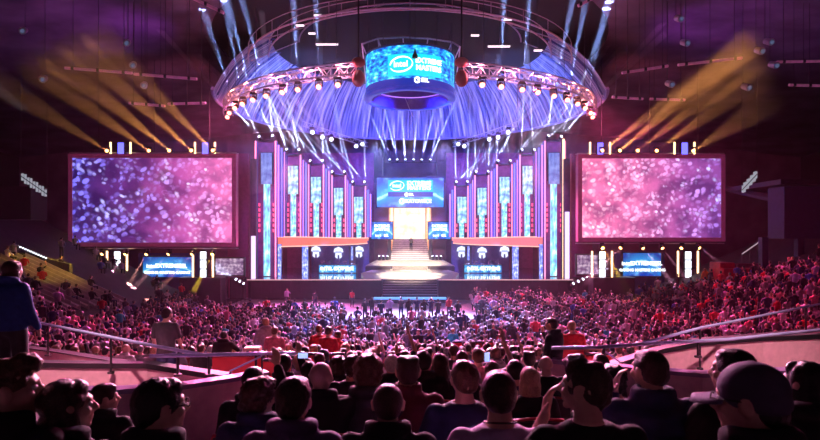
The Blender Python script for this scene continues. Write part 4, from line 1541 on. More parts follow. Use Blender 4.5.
def remeshed(m_, voxel, smooth=2, name='m'):
    me = bpy.data.meshes.new(name)
    me.from_pydata(m_.v, [], m_.f)
    bm = bmesh.new()
    bm.from_mesh(me)
    bmesh.ops.recalc_face_normals(bm, faces=bm.faces)
    bm.to_mesh(me)
    bm.free()
    o = bpy.data.objects.new('tmp', me)
    COL.objects.link(o)
    r = o.modifiers.new('r', 'REMESH')
    r.mode = 'VOXEL'
    r.voxel_size = voxel
    s = o.modifiers.new('s', 'SMOOTH')
    s.factor = .5
    s.iterations = smooth
    dg = bpy.context.evaluated_depsgraph_get()
    out = bpy.data.meshes.new_from_object(o.evaluated_get(dg))
    bpy.data.objects.remove(o)
    bpy.data.meshes.remove(me)
    out.polygons.foreach_set('use_smooth', [True] * len(out.polygons))
    out.name = name
    return out


HC = Vector((0, .015, 1.180))          # head centre of a seated figure, feet at z = 0


def head_parts(m_, M):
    """skull, jaw, nose, brow, lips, ears through matrix M (head space to body space)"""
    def ball(c, r, n=14, k=10):
        s = len(m_.v)
        m_.ball(c, r, n, k)
        for i in range(s, len(m_.v)):
            m_.v[i] = M @ m_.v[i]

    def caps(pts, rr, n=10):
        s = len(m_.v)
        m_.capsule(pts, rr, n)
        for i in range(s, len(m_.v)):
            m_.v[i] = M @ m_.v[i]
    ball((0, -.012, .012), (.077, .095, .088), 20, 14)
    ball((0, .012, -.035), (.066, .078, .068), 16, 12)
    ball((0, .030, -.072), (.045, .052, .036))
    ball((0, .074, -.094), (.022, .018, .018))
    caps([(0, .088, .004), (0, .110, -.030)], [.010, .014])
    ball((.012, .098, -.036), (.010, .012, .009)); ball((-.012, .098, -.036), (.010, .012, .009))
    caps([(-.036, .076, .018), (0, .084, .020), (.036, .076, .018)], [.011, .013, .011])
    ball((0, .089, -.060), (.024, .010, .006)); ball((0, .088, -.070), (.020, .010, .006))
    ball((-.045, .062, -.028), (.022, .022, .022)); ball((.045, .062, -.028), (.022, .022, .022))
    for s in (-1, 1):
        ball((s * .080, -.004, -.012), (.010, .021, .033))
        ball((s * .084, -.010, .006), (.009, .016, .015))


def hand(m_, wrist, dirv, side, up=Vector((0, 0, 1)), s=1.0, curl=.5):
    """palm with four unequal bent fingers and a thumb leaving its side"""
    d = Vector(dirv).normalized()
    sd = d.cross(up).normalized() * side
    n = sd.cross(d).normalized() * side
    w_ = Vector(wrist)
    for k in range(4):
        a = w_ + d * .02 * s + sd * (.012 - .012 * k + .006) * s
        b = w_ + d * .085 * s + sd * (.030 - .020 * k) * s
        m_.capsule([a, b], [.016 * s, .013 * s], 8)
        L = (.040, .046, .043, .034)[k] * s
        d1 = (d * cos(curl * .7) - n * sin(curl * .7))
        d2 = (d * cos(curl * 1.7) - n * sin(curl * 1.7))
        c = b + d1 * L
        e = c + d2 * L * .8
        m_.capsule([b, c, e], [.011 * s, .010 * s, .008 * s], 8)
    a = w_ + d * .025 * s + sd * .022 * s
    b = a + (d * .5 + sd * .75 - n * .3).normalized() * .045 * s
    c = b + (d * .9 + sd * .3 - n * .4).normalized() * .035 * s
    m_.capsule([a, b, c], [.014 * s, .012 * s, .009 * s], 8)


def ell(m_, pts, n=16):
    """tube of elliptical rings: (centre, rx, ry)"""
    m_.loft([[Vector(c) + Vector((rx * cos(2 * pi * i / n), ry * sin(2 * pi * i / n), 0)) for i in range(n)] for c, rx, ry in pts])


ARMS = {  # elbow, wrist, hand direction for the right side (+x); mirrored for the left
    'lap': ((.25, .04, .76), (.13, .30, .66), (-.3, 1, -.1)),
    'phone': ((.24, .20, .92), (.10, .36, 1.22), (-.1, .1, 1)),
    'high': ((.27, .16, 1.22), (.16, .22, 1.50), (-.1, .1, 1)),
    'chin': ((.27, .20, .80), (.10, .22, 1.03), (-.4, -.2, 1)),
    'side': ((.24, -.02, .73), (.25, .10, .50), (0, .2, -1)),
    'face': ((.25, .14, .80), (.135, .15, 1.02), (-.15, -.1, 1)),
}


def head_matrix(yaw, tilt, hc=HC):
    return Matrix.Translation(hc) @ Matrix.Rotation(radians(yaw), 4, 'Z') @ Matrix.Rotation(radians(tilt), 4, 'X')


def figure(name, seated=True, arms=('lap', 'lap'), yaw=0, tilt=0, hair='short', top='tee', voxel=.02, broad=1.0, fingers=True, hat=None):
    """dict of meshes for one figure; feet on z = 0, facing +y"""
    lift = 0 if seated else .46
    L = Vector((0, 0, lift))
    hm_ = head_matrix(yaw, tilt, HC + L)
    b = MB()
    head_parts(b, hm_)
    b.capsule([HC + L + Vector((0, -.03, -.05)), Vector((0, -.035, 1.03)) + L], [.052, .062], 14)
    S_ = broad
    tor = [((0, -.02, .50), .155, .115), ((0, -.03, .62), .145, .105), ((0, -.04, .80), .155 * S_, .11), ((0, -.04, .93), .17 * S_, .11), ((0, -.04, 1.00), .16 * S_, .09), ((0, -.035, 1.045), .085, .06)]
    ell(b, [(Vector(c) + L, rx, ry) for c, rx, ry in tor])
    c_ = MB()
    g = .018 if top == 'tee' else .032
    ell(c_, [(Vector(c) + L, rx + g, ry + g) for c, rx, ry in tor[:-1]] + [(Vector((0, -.035, 1.05)) + L, .085 + g * .4, .062 + g * .4)])
    for s, a in ((1, arms[0]), (-1, arms[1])):
        e, w_, hd = [Vector(q) for q in ARMS[a]]
        if not seated and a == 'lap':
            e, w_, hd = [Vector(q) for q in ARMS['side']]
        for q in (e, w_, hd):
            q.x *= s
        sh = Vector((s * .175 * S_, -.04, .975)) + L
        e, w_ = e + L, w_ + L
        b.capsule([sh, e, w_], [.050, .038, .026], 10)
        if fingers:
            hand(b, w_, hd, -s)
        else:
            b.capsule([w_, w_ + hd.normalized() * .09], [.028, .024], 8)
        if top == 'tee':
            m = sh.lerp(e, .75)
            c_.capsule([sh, m], [.068, .060], 12)
        else:
            c_.capsule([sh, e, w_.lerp(e, .08)], [.074, .058, .042], 12)
    t_ = MB()
    for s in (-1, 1):
        if seated:
            J = [(s * .09, 0, .50), (s * .13, .44, .50), (s * .13, .42, .09)]
            F = (s * .14, .56, .04)
        else:
            J = [(s * .09, -.01, .95), (s * .11, .02, .50), (s * .12, -.02, .09)]
            F = (s * .14, .12, .04)
        b.capsule(J, [.075, .052, .036], 10)
        b.capsule([J[2], F], [.035, .03], 8)
        t_.capsule([J[0], J[1], (J[2][0], J[2][1], .10)], [.098, .072, .058], 12)
        t_.capsule([(J[2][0], J[2][1] - .01, .045), (F[0], F[1], .042)], [.045, .042], 10)
    t_.ball(Vector((0, -.02, .52 + lift)), (.175, .13, .10), 14, 8)
    if top == 'hood':
        for k in range(9):
            a = radians(-100 + 200 * k / 8)
            c_.ball(Vector((.085 * sin(a), -.045 - .075 * cos(a), 1.075 + .015 * cos(a))) + L, (.045, .042, .038), 10, 6)
    if top in ('puffer',):
        for k in range(9):
            a = radians(-130 + 260 * k / 8)
            c_.ball(Vector((.085 * sin(a), -.04 - .07 * cos(a), 1.07)) + L, (.038, .038, .042), 10, 6)
        for k in range(6):
            z = .58 + .08 * k
            ell(c_, [(Vector((0, -.04, z - .03)) + L, .18 * S_, .14), (Vector((0, -.04, z)) + L, .205 * S_, .165), (Vector((0, -.04, z + .03)) + L, .18 * S_, .14)])
        for s in (-1, 1):
            sh = Vector((s * .175 * S_, -.04, .975)) + L
            e = Vector(ARMS[arms[0 if s > 0 else 1]][0])
            e.x *= s
            e = e + L
            for k in range(4):
                c_.ball(sh.lerp(e, k / 3.2), (.090, .090, .062), 12, 8)
    if top == 'collar':
        for k in range(11):
            a = radians(-130 + 260 * k / 10)
            c_.ball(Vector((.078 * sin(a), -.04 - .066 * cos(a), 1.085)) + L, (.022, .020, .034), 8, 6)
    out = {'body': remeshed(b, voxel, 2, name)}
    out['top'] = remeshed(c_, max(voxel, .014) * 1.15, 2, 'jacket' if top != 'tee' else 'shirt')
    out['trousers'] = remeshed(t_, max(voxel, .02) * 1.2, 2, 'trousers')
    # hair
    h = MB()

    def hb(c, r, n=16, k=12):
        s = len(h.v)
        h.ball(c, r, n, k)
        for i in range(s, len(h.v)):
            h.v[i] = hm_ @ h.v[i]
    amp = .004
    if hair == 'short':
        hb((0, -.018, .021), (.087, .101, .095)); hb((0, .040, .066), (.060, .045, .040)); hb((0, -.05, -.02), (.074, .066, .07))
    elif hair == 'crew':
        hb((0, -.018, .019), (.0835, .0975, .0915)); hb((0, .02, .066), (.062, .062, .038)); hb((0, -.048, -.015), (.074, .066, .065))
        amp = .002
    elif hair == 'buzz':
        hb((0, -.018, .0175), (.0812, .0955, .0892)); hb((0, -.046, -.015), (.071, .0635, .060))
        amp = .0006
    elif hair == 'quiff':
        hb((0, -.018, .022), (.084, .096, .092)); hb((0, .045, .085), (.062, .05, .045)); hb((.02, .075, .085), (.045, .03, .03)); hb((0, -.05, -.02), (.072, .064, .065))
        amp = .010
    elif hair == 'curly':
        hb((0, -.022, .030), (.100, .110, .100)); hb((0, .045, .075), (.075, .050, .045)); hb((0, -.055, -.03), (.090, .075, .075))
        amp = .016
    elif hair == 'long':
        hb((0, -.022, .022), (.090, .102, .092)); hb((0, .03, .065), (.065, .05, .04))
        hb((0, -.055, -.10), (.090, .060, .12)); hb((0, -.075, -.20), (.080, .045, .12)); hb((.070, -.01, -.08), (.026, .05, .10)); hb((-.070, -.01, -.08), (.026, .05, .10))
        amp = .007
    elif hair == 'bun':
        hb((0, -.020, .020), (.084, .098, .088)); hb((0, .03, .06), (.06, .05, .036)); hb((0, -.115, .05), (.038, .036, .036)); hb((0, -.05, -.02), (.074, .066, .07))
    elif hair == 'flat':
        hb((0, -.018, .020), (.082, .095, .085)); hb((0, -.02, .075), (.068, .075, .032)); hb((.045, -.02, .078), (.032, .06, .03)); hb((-.045, -.02, .078), (.032, .06, .03)); hb((0, -.05, -.02), (.072, .064, .065))
    if hair not in ('bald', 'cap'):
        hv_ = max(voxel * .9, .007)
        hmesh = remeshed(h, hv_, 1, 'hair')
        fr = {'curly': 34, 'long': 26, 'quiff': 30}.get(hair, 55)
        inv = hm_.inverted()
        for v in hmesh.vertices:
            q = inv @ v.co
            st = Vector((q.x * fr, q.y * fr, q.z * fr * (.35 if hair in ('long', 'short', 'bun') else 1)))
            n_ = noise.noise(st) + .5 * noise.noise(st * 2.1)
            v.co += v.normal * n_ * amp
        out['hair'] = hmesh
    if hair == 'cap':
        h = MB()
        hb((0, -.014, .030), (.090, .106, .088), 22, 14)
        hb((0, -.05, -.01), (.080, .072, .05))
        hb((0, -.014, .116), (.010, .010, .007), 10, 6)
        out['cap_crown'] = remeshed(h, .008, 3, 'cap_crown')
        h = MB()
        for k in range(2):
            s0 = len(h.v)
            rings = []
            for j in range(7):
                f = j / 6
                y = .06 + .11 * f
                wdt = .086 * (1 - .55 * f ** 2.4)
                rings.append([(x * wdt, y - .0 * abs(x), .012 - .012 * f - .016 * x * x + dz) for x in (-1, -.6, -.2, .2, .6, 1) for dz in (0,)] + [(x * wdt, y, .007 - .012 * f - .016 * x * x) for x in (1, .6, .2, -.2, -.6, -1)])
            if k == 0:
                h.loft(rings)
            for i in range(s0, len(h.v)):
                h.v[i] = hm_ @ h.v[i]
        me = bpy.data.meshes.new('cap_brim')
        me.from_pydata(h.v, [], h.f)
        me.polygons.foreach_set('use_smooth', [True] * len(me.polygons))
        out['cap_brim'] = me
        h = MB()
        hb((0, -.052, -.045), (.072, .058, .05))
        out['hair'] = remeshed(h, .008, 1, 'hair')
    out['_hm'] = hm_
    return out


def glasses(hm_):
    m_ = MB()
    for s in (-1, 1):
        m_.tube([(s * .032 + .022 * cos(a), .100, .0 + .017 * sin(a)) for a in [2 * pi * k / 14 for k in range(14)]], .0028, 6, closed=True)
        m_.tube([(s * .055, .098, .004), (s * .082, .07, .006), (s * .086, -.01, .004)], .0028, 6)
    m_.tube([(-.010, .103, .004), (.010, .103, .004)], .0028, 6)
    m_.v = [hm_ @ v for v in m_.v]
    return m_


def attach(me, name, root, m):
    o = bpy.data.objects.new(name, me)
    COL.objects.link(o)
    o.parent = root
    o.material_slots  # touch
    if not me.materials:
        me.materials.append(m)
    o.material_slots[0].link = 'OBJECT'
    o.material_slots[0].material = m
    return o


def dress(fig, skin, hcol, tcol, bcol='charcoal', name='person'):
    root = bpy.data.objects.new(name, fig['body'])
    COL.objects.link(root)
    if not fig['body'].materials:
        fig['body'].materials.append(skin)
    root.material_slots[0].link = 'OBJECT'
    root.material_slots[0].material = skin
    if 'hair' in fig:
        attach(fig['hair'], 'hair', root, HAIR[hcol])
    attach(fig['top'], fig['top'].name.split('.')[0], root, cloth(tcol))
    attach(fig['trousers'], 'trousers', root, cloth(bcol))
    if 'cap_crown' in fig:
        attach(fig['cap_crown'], 'cap_crown', root, mat('purple_cap', (.07, .055, .11), .8, scale=12))
        attach(fig['cap_brim'], 'cap_brim', root, mat('cap_brim', (.14, .11, .20), .8, scale=12))
    return root


TOPZ = 1.283          # crown of a seated figure


def place_head(o, px, top, d, kind_h=TOPZ):
    """stand/seat a figure so that its crown comes at px, top and distance d"""
    zt = EYE - (top - HZ) * d / FP
    zf = tread(d) if d < 28 else 0
    s = (zt - zf) / kind_h
    s = max(.94, min(1.09, s))
    o.location = ((px - 410) * d / FP, d, zt - kind_h * s)
    o.scale = (s, s, s)
    return s, zt - kind_h * s


# near spectators: px, crown row, distance, head turn (+ to the left), tilt, hair style, hair colour, top kind, colour, arms, skin, label
NEAR = [
    (8, 361, 2.25, -62, 0, 'quiff', 'brown', 'hood', 'black', ('lap', 'lap'), 0, 'man at the left edge in profile, light swept hair rim, face turned to the stage'),
    (66, 382, 2.35, -50, 0, 'long', 'dark brown', 'hood', 'black', ('lap', 'lap'), 0, 'woman with long dark hair in profile between the edge man and the man in glasses'),
    (104, 385, 4.3, -55, 0, 'short', 'dark brown', 'hood', 'black', ('lap', 'lap'), 0, 'smaller dark haired profile just beyond the long haired woman'),
    (159, 381, 2.45, -48, 0, 'short', 'black', 'hood', 'black', ('lap', 'lap'), 0, 'man in glasses with dark hair before the curved wall, face turned right'),
    (253, 368, 4.3, 0, 0, 'short', 'black', 'hood', 'black', ('phone', 'lap'), 0, 'dark round head in front of the curved wall end, another head right below'),
    (259, 381, 3.4, -35, 0, 'curly', 'dark brown', 'hood', 'navy', ('lap', 'lap'), 0, 'person with bushy brown hair turned right, below the curved wall end'),
    (284, 355, 6.2, 0, 0, 'short', 'black', 'hood', 'black', ('phone', 'lap'), 0, 'dark haired person raising an arm beside the bald man'),
    (294, 379, 2.75, -12, 0, 'short', 'dark brown', 'hood', 'plum', ('lap', 'lap'), 0, 'large dark haired head over a plum hood, between bushy hair and bald man'),
    (309, 362, 6.0, 0, 0, 'short', 'black', 'hood', 'charcoal', ('lap', 'lap'), 0, 'dark head half hidden just left of the bald man'),
    (321, 362, 3.9, -14, 0, 'bald', 'black', 'hood', 'black', ('lap', 'lap'), 2, 'bald man with shining scalp in a wide black jacket'),
    (338, 358, 6.4, 0, 0, 'curly', 'dark brown', 'hood', 'black', ('lap', 'lap'), 0, 'wavy dark haired head between the bald man and the tousled head'),
    (352, 357, 5.6, 20, 0, 'curly', 'dark brown', 'tee', 'charcoal', ('lap', 'lap'), 0, 'dark wavy head touching the tousled backlit head'),
    (368, 357, 4.0, 0, 0, 'curly', 'brown', 'hood', 'charcoal', ('lap', 'lap'), 0, 'tousled brown hair glowing at its edges, behind the shaved man'),
    (388, 384, 2.85, 0, 4, 'buzz', 'dark brown', 'hood', 'black', ('lap', 'lap'), 0, 'man with shaved head and ears lit red in a black hooded jacket, bottom centre'),
    (408, 356, 4.1, 0, 0, 'flat', 'dark brown', 'collar', 'maroon', ('lap', 'lap'), 0, 'man with square dark haircut and maroon jacket with high collar'),
    (423, 351, 5.5, 0, 0, 'crew', 'black', 'hood', 'black', ('lap', 'lap'), 0, 'dark cropped head behind the maroon jacket, beside long hair'),
    (440, 354, 5.6, 0, 0, 'long', 'dark brown', 'tee', 'black', ('lap', 'lap'), 0, 'person with long straight dark hair above the navy sweater man'),
    (464, 362, 3.6, 18, 0, 'short', 'brown', 'tee', 'navy', ('lap', 'lap'), 0, 'brown haired man in a navy sweater left of the lilac shirt man'),
    (499, 372, 2.72, 0, 4, 'crew', 'dark brown', 'tee', 'lilac', ('lap', 'lap'), 0, 'man in a lilac t-shirt with black neck cord, short hair'),
    (530, 368, 4.7, 0, 0, 'long', 'fair', 'tee', 'black', ('lap', 'lap'), 0, 'person with shoulder length fair hair right of the lilac shirt man'),
    (492, 362, 6.4, 0, 0, 'short', 'brown', 'tee', 'black', ('high', 'lap'), 0, 'brown head with a raised arm above the lilac shirt man'),
    (515, 361, 5.8, 0, 0, 'short', 'black', 'tee', 'navy', ('lap', 'lap'), 0, 'dark head between the raised arm and the fair haired person'),
    (529, 351, 7.4, 0, 0, 'flat', 'black', 'tee', 'white', ('lap', 'lap'), 0, 'black flat topped head above the fair haired person'),
    (546, 356, 7.2, 0, 0, 'bald', 'black', 'tee', 'black', ('lap', 'lap'), 2, 'small bald head beside the black flat topped head'),
    (586, 363, 2.55, 50, 4, 'quiff', 'dark brown', 'tee', 'black', ('lap', 'face'), 0, 'man in black t-shirt with faint back print holding a hand to his mouth'),
    (601, 355, 6.0, 0, 0, 'short', 'dark brown', 'tee', 'black', ('lap', 'lap'), 0, 'small dark head below the handrail, above the man with hand at mouth'),
    (613, 367, 4.4, 10, 0, 'curly', 'black', 'tee', 'black', ('lap', 'lap'), 0, 'curly black head between the hand-at-mouth man and the puffer jacket'),
    (650, 351, 3.15, 22, 0, 'crew', 'dark brown', 'puffer', 'navy', ('lap', 'face'), 0, 'man in a thick navy puffer jacket with one hand raised'),
    (735, 350, 3.0, 40, 0, 'crew', 'black', 'tee', 'black', ('lap', 'lap'), 0, 'dark cropped head directly behind the cap wearer'),
    (752, 367, 1.95, 48, -5, 'cap', 'black', 'hood', 'black', ('lap', 'lap'), 0, 'man in a purple grey baseball cap and glasses, large at the lower right'),
    (806, 363, 2.9, 30, 0, 'long', 'black', 'hood', 'black', ('lap', 'lap'), 0, 'long haired person in the dark at the right edge'),
    (478, 349, 8.2, 0, 0, 'short', 'brown', 'tee', 'pink', ('lap', 'lap'), 0, 'brown head above the navy sweater man, in a pink top'),
    (462, 351, 8.0, 0, 0, 'crew', 'brown', 'tee', 'grey', ('lap', 'lap'), 2, 'round lit head behind the navy sweater man, grey top'),
    (454, 345, 9.6, 0, 0, 'short', 'brown', 'tee', 'charcoal', ('lap', 'lap'), 0, 'small brown head beyond the round lit head, charcoal top'),
]
t_print = None
for i, (px, top, d, yaw, tilt, hs, hc, tk, tc, ar, sk, lb) in enumerate(NEAR):
    vx = .0085 if d < 2.6 else .010 if d < 3.6 else .013
    fig = figure('person', True, ar, yaw, tilt, hs, tk, vx, broad=1.08 if i in (9, 27, 13) else 1.0)
    p = dress(fig, SKIN[sk], hc, tc)
    tag(p, lb, 'person', 'spectators in the near rows')
    s, zf = place_head(p, px, top, d)
    hm_ = fig['_hm']
    if i in (3, 29):
        g_ = glasses(hm_)
        me = bpy.data.meshes.new('glasses')
        me.from_pydata(g_.v, [], g_.f)
        attach(me, 'glasses', p, M_coping)
    if abs(yaw) >= 30:
        m_ = MB()
        for s2 in (-1, 1):
            m_.ball((s2 * .031, .078, -.002), (.013, .012, .011), 10, 8)
        me = bpy.data.meshes.new('eyes')
        me.from_pydata([hm_ @ v for v in m_.v], [], m_.f)
        attach(me, 'eyes', p, mat('eye_white', (.7, .68, .66), .2))
    if i == 18:
        m_ = MB()
        m_.tube([(.075 * sin(a), -.035 - .075 * cos(a), 1.082 - .02 * (1 - cos(a))) for a in [2 * pi * k / 20 for k in range(20)]], .0045, 6, closed=True)
        me = bpy.data.meshes.new('neck_cord')
        me.from_pydata(m_.v, [], m_.f)
        attach(me, 'neck_cord', p, M_coping)
    if i == 24:
        m_ = MB()
        r3 = random.Random(3)
        x = -.08
        while x < .08:
            wd = r3.uniform(.004, .010)
            m_.box((x, -.170, .905), (x + wd, -.166, .905 + r3.uniform(.008, .014)))
            x += wd + .003
        me = bpy.data.meshes.new('back_print')
        me.from_pydata(m_.v, [], m_.f)
        attach(me, 'back_print', p, mat('grey_print', (.25, .22, .28), .7))
    wd = lb.replace(',', '').split()[:11]
    while wd[-1] in ('and', 'the', 'a', 'in', 'of', 'with', 'to', 'by', 'at', 'over', 'between', 'above', 'beside', 'just', 'its', 'his', 'left', 'right', 'from', 'directly', 'behind', 'beyond', 'one', 'in', 'dark', 'lit', 'red', 'dark,', 'small', 'round', 'below', 'black'):
        wd.pop()
    seat(p.location.x, p.location.y, zf, 'dark folding seat under the ' + ' '.join(wd), 'folding seats of the near rows')

# phones held up in the near rows
for k, (px, py, d, lb) in enumerate(((303, 355.5, 5.9, 'phone with lit screen held up beside the red barrier'), (487, 357, 6.2, 'phone with lit screen held up above the lilac shirt man'))):
    p = at(px, py, d)
    t = thing('phone', p, lb, 'phone')
    MB().cbox(p, (.11 if k == 0 else .065, .01, .065 if k == 0 else .11)).build('body', M_coping, t, bevel=.002)
    MB().cbox(p + Vector((0, -.006, 0)), (.10 if k == 0 else .055, .002, .055 if k == 0 else .10)).build('display', glow('phone_display', (.35, .45, 1), 1.2), t)

# figure prototypes shared by the crowd
POSES = []
for nm, seated, ar, hs, tk in (('a', True, ('lap', 'lap'), 'short', 'tee'), ('b', True, ('lap', 'lap'), 'long', 'hood'), ('c', True, ('lap', 'lap'), 'curly', 'hood'), ('d', True, ('high', 'lap'), 'short', 'tee'),
                               ('e', True, ('chin', 'lap'), 'crew', 'tee'), ('f', True, ('lap', 'lap'), 'bun', 'tee'), ('g', True, ('lap', 'lap'), 'bald', 'collar'), ('h', True, ('phone', 'phone'), 'crew', 'hood')):
    POSES.append((nm, figure('person', seated, ar, R.uniform(-25, 25), 0, hs, tk, .022, fingers=False), seated, hs, ar))
STAND = []
for nm, ar, hs, tk in (('a', ('lap', 'lap'), 'short', 'tee'), ('b', ('chin', 'lap'), 'crew', 'hood'), ('c', ('lap', 'lap'), 'long', 'hood'), ('d', ('phone', 'phone'), 'short', 'tee')):
    STAND.append((nm, figure('person', False, ar, R.uniform(-15, 15), 0, hs, tk, .020, fingers=False), False, hs, ar))
STOPZ = TOPZ + .46


def clone(fig, skin, hc, tc, bc='charcoal'):
    return dress(fig, skin, hc, tc, bc)


# standing people one can single out
STANDING = [  # px, crown row, distance, proto, hair colour, top, facing (deg), label
    (12, 261, 6.4, 2, 'dark brown', 'dark blue', -8, 'tall woman in blue standing behind the handrail at the left edge'),  # blue light on her dark jacket put into the cloth colour
    (167, 308, 10.7, 0, 'black', 'charcoal', -6, 'man in a dark grey t-shirt standing seen from behind, beyond the level handrail'),
    (224, 331, 12.4, 1, 'black', 'black', 0, 'broad man in black standing behind the level handrail, left of the cream box'),
    (266, 318, 14.5, 1, 'fair', 'grey', 20, 'person in a grey jacket standing above the cream box'),
    (275, 327, 14.0, 0, 'brown', 'pink', 0, 'person in a bright pink shirt seen from behind beside the cream box'),
    (319, 325, 14.2, 0, 'brown', 'red', 20, 'red shirted standing man, first of the red group above the bald man'),
    (329, 327, 13.2, 0, 'dark brown', 'red', -20, 'red shirted standing man, middle and nearest of the red group'),
    (338, 331, 14.6, 2, 'dark brown', 'red', -40, 'long haired person in red standing last in the red group'),
    (552, 318, 9.4, 1, 'black', 'black', 50, 'man in black standing turned left at the end of the level handrail'),
    (572, 321, 11.6, 0, 'fair', 'red', 0, 'man in a red shirt seen from behind beside the cream box and handrail'),
    (633, 305, 37, 1, 'brown', 'white', 15, 'person in a white shirt standing in the crowd right of the red shirted man'),
    (401, 297, 44, 0, 'black', 'charcoal', 0, 'dark figure in the row before the stage stairs, first from the left'),
    (409, 298, 43, 1, 'black', 'black', 0, 'dark figure in the row before the stage stairs, second from the left'),
    (417, 297, 44, 0, 'dark brown', 'navy', 10, 'dark figure in the row before the stage stairs, third from the left'),
    (424, 299, 42, 1, 'black', 'black', -10, 'dark figure in the row before the stage stairs, fourth from the left'),
    (431, 298, 43, 3, 'black', 'navy', 0, 'dark figure in the row before the stage stairs, fifth from the left'),
    (438, 299, 42, 0, 'black', 'charcoal', 30, 'dark figure in the row before the stage stairs, sixth from the left'),
    (449, 297, 44, 1, 'brown', 'red', 10, 'person in a red jacket standing right of the dark row before the stairs'),
    (458, 300, 41, 0, 'brown', 'charcoal', -20, 'figure in charcoal between the red jacket and the pink clad person'),
    (465, 279, 58, 0, 'brown', 'pink', 0, 'small pink shirted figure standing right against the stage front'),
    (478, 293, 46, 1, 'fair', 'pink', 0, 'person in a pale pink hoodie standing at the front of the floor crowd'),
    (390, 298, 43, 1, 'brown', 'lilac', 0, 'lilac clad figure left of the dark row before the stairs'),
    (381, 300, 41, 0, 'black', 'navy', 0, 'navy clad figure left of the lilac clad one'),
    (372, 297, 44, 1, 'black', 'black', 0, 'black clad figure second from the left of the people left of the stairs'),
    (365, 299, 42, 0, 'black', 'charcoal', 10, 'charcoal clad figure, outermost of the people left of the stairs'),
    (380, 320, 27, 1, 'dark brown', 'white', 0, 'person in a white shirt standing mid floor above the maroon jacket man'),
    (372, 318, 28, 0, 'black', 'black', -20, 'person in black standing beside the mid floor white shirt'),
    (407, 322, 25.8, 1, 'brown', 'grey', 170, 'grey clad person facing the seats, first of the trio in mid floor'),
    (418, 323, 25.8, 0, 'brown', 'charcoal', 180, 'charcoal clad person facing the seats, middle of the trio in mid floor'),
    (429, 322, 25.8, 1, 'brown', 'navy', 190, 'navy clad person facing the seats, last of the trio in mid floor'),
    (453, 318, 28, 0, 'ginger', 'teal', 0, 'person in a teal top standing right of the trio in mid floor'),
    (460, 308, 34, 0, 'dark brown', 'navy', 30, 'navy clad person standing beyond the teal top'),
    (512, 316, 30, 1, 'brown', 'charcoal', 0, 'person in charcoal standing in the right half of the floor crowd'),
    (287, 289, 52, 1, 'fair', 'lilac', 0, 'pale clad person alone on the blue floor before the left stage front'),
    (315, 292, 50, 0, 'black', 'charcoal', 0, 'dark person on the blue floor, next to the lone pale one'),
    (352, 291, 51, 0, 'brown', 'red', 0, 'person in red on the blue floor left of the stage stairs'),
    (705, 268, 46, 1, 'ginger', 'orange', 0, 'person in orange standing before the red barrier box on the right bank'),
    (585, 290, 50, 1, 'dark brown', 'teal', 0, 'person in teal standing beneath the right stage corner'),
]
for (px, top, d, k, hc, tc, fa, lb) in STANDING:
    p = clone(STAND[k][1], SKIN[k % 3], hc, tc, 'charcoal' if tc != 'charcoal' else 'navy')
    tag(p, lb, 'person')
    x = (px - 410) * d / FP
    zf = terr(x, d) if d > 8.5 else tread(d)
    if d < 28:
        zf = tread(d)
    zt = EYE - (top - HZ) * d / FP
    s = max(.92, min(1.08, (zt - zf) / STOPZ))
    p.location = (x, d, zt - STOPZ * s if d < 16 else zf)
    if px == 12:
        p.location.z = zt - STOPZ
        s = 1
    p.scale = (s,) * 3
    p.rotation_euler[2] = radians(fa)
# small gallery slab for the woman at the left edge
q = at(12, 261, 6.4)
struct(MB().box((q.x - 2.2, 5.9, q.z - STOPZ - .15), (q.x + .45, 6.9, q.z - STOPZ)).box((q.x - 2.2, 6.0, 3.4), (q.x + .35, 6.8, q.z - STOPZ - .15)).build('floor_left_gallery', M_tier))
# the presenter on the stairs
pr = clone(STAND[1][1], SKIN[1], 'dark brown', 'olive', 'black')
tag(pr, 'presenter standing alone on the grey upper stairs before the bright doorway', 'person')
pr.location = (at(411, 0, 75.4).x, 75.62, DZ + 1.2 + (ZT - DZ - 1.2) * 5 / NU)
pr.rotation_euler[2] = pi
# players at the booth desks
for s_ in (-1, 1):
    for k in range(5):
        x = s_ * abs(at(mx(320 + 8.2 * k, s_), 0, 66).x)
        p = clone(POSES[0][1], SKIN[0], 'dark brown', 'navy' if s_ < 0 else 'white', 'black')
        p.location = (x, 67.4, DZ)
        p.rotation_euler[2] = pi
        tag(p, 'player in %s seated at the desk of the %s booth, %s from the stage edge' % ('navy' if s_ < 0 else 'white', 'left' if s_ < 0 else 'right', ordn[k]), 'person', 'players in the booths')

# ---------------------------------------------------------------- the seated crowd
rc = random.Random(21)
spots = []
y = 4.4
while y < 54:
    row = y
    half = row * .74 + 1.5
    x = -half
    while x < half:
        px = 410 + x * FP / row
        ok = True
        if row < 12.9:
            lim = 128 if row < 8.6 else 108 + 6 * (row - 8)
            ok = abs(px - 411) < lim and (row > 5.5 or abs(px - 405) < 60)
            if 9.4 < row < 12.9 and (px < 305 or px > 545):
                ok = False
        elif row < 14.8 and px > 640:
            ok = False
        if row > 38 and abs(x - .3) < 5.2 and row < 60:
            ok = False
        if row > 44.5 and x < -2 and x > -19:
            ok = False
        if row > 51 and x > 13:
            ok = False
        if row > 52.5:
            ok = False
        if x < -17 and row > 33 and terr(x, row) > .6:
            ok = ok and rc.random() < .12
        if x > 0 and EYE - (terr(x, row) + 1.3) < (50 - .194 * (px - 640)) * row / FP * (1 if px > 600 else 0):
            ok = False
        if terr(x, row) > 5.5 and row > 28:
            ok = False
        if ok and rc.random() < .90:
            spots.append((x + rc.uniform(-.09, .09), row + rc.uniform(-.08, .08), row))
        x += .58
    y += .8 if y < 28 else .95
named = [(s[1], s[0]) for s in []]
# keep clear of people already placed
placed = [(o.location.x, o.location.y) for o in COL.objects if o.get('category') == 'person']


def clear(x, y_):
    return all((x - a) ** 2 + (y_ - b) ** 2 > .23 for a, b in placed)


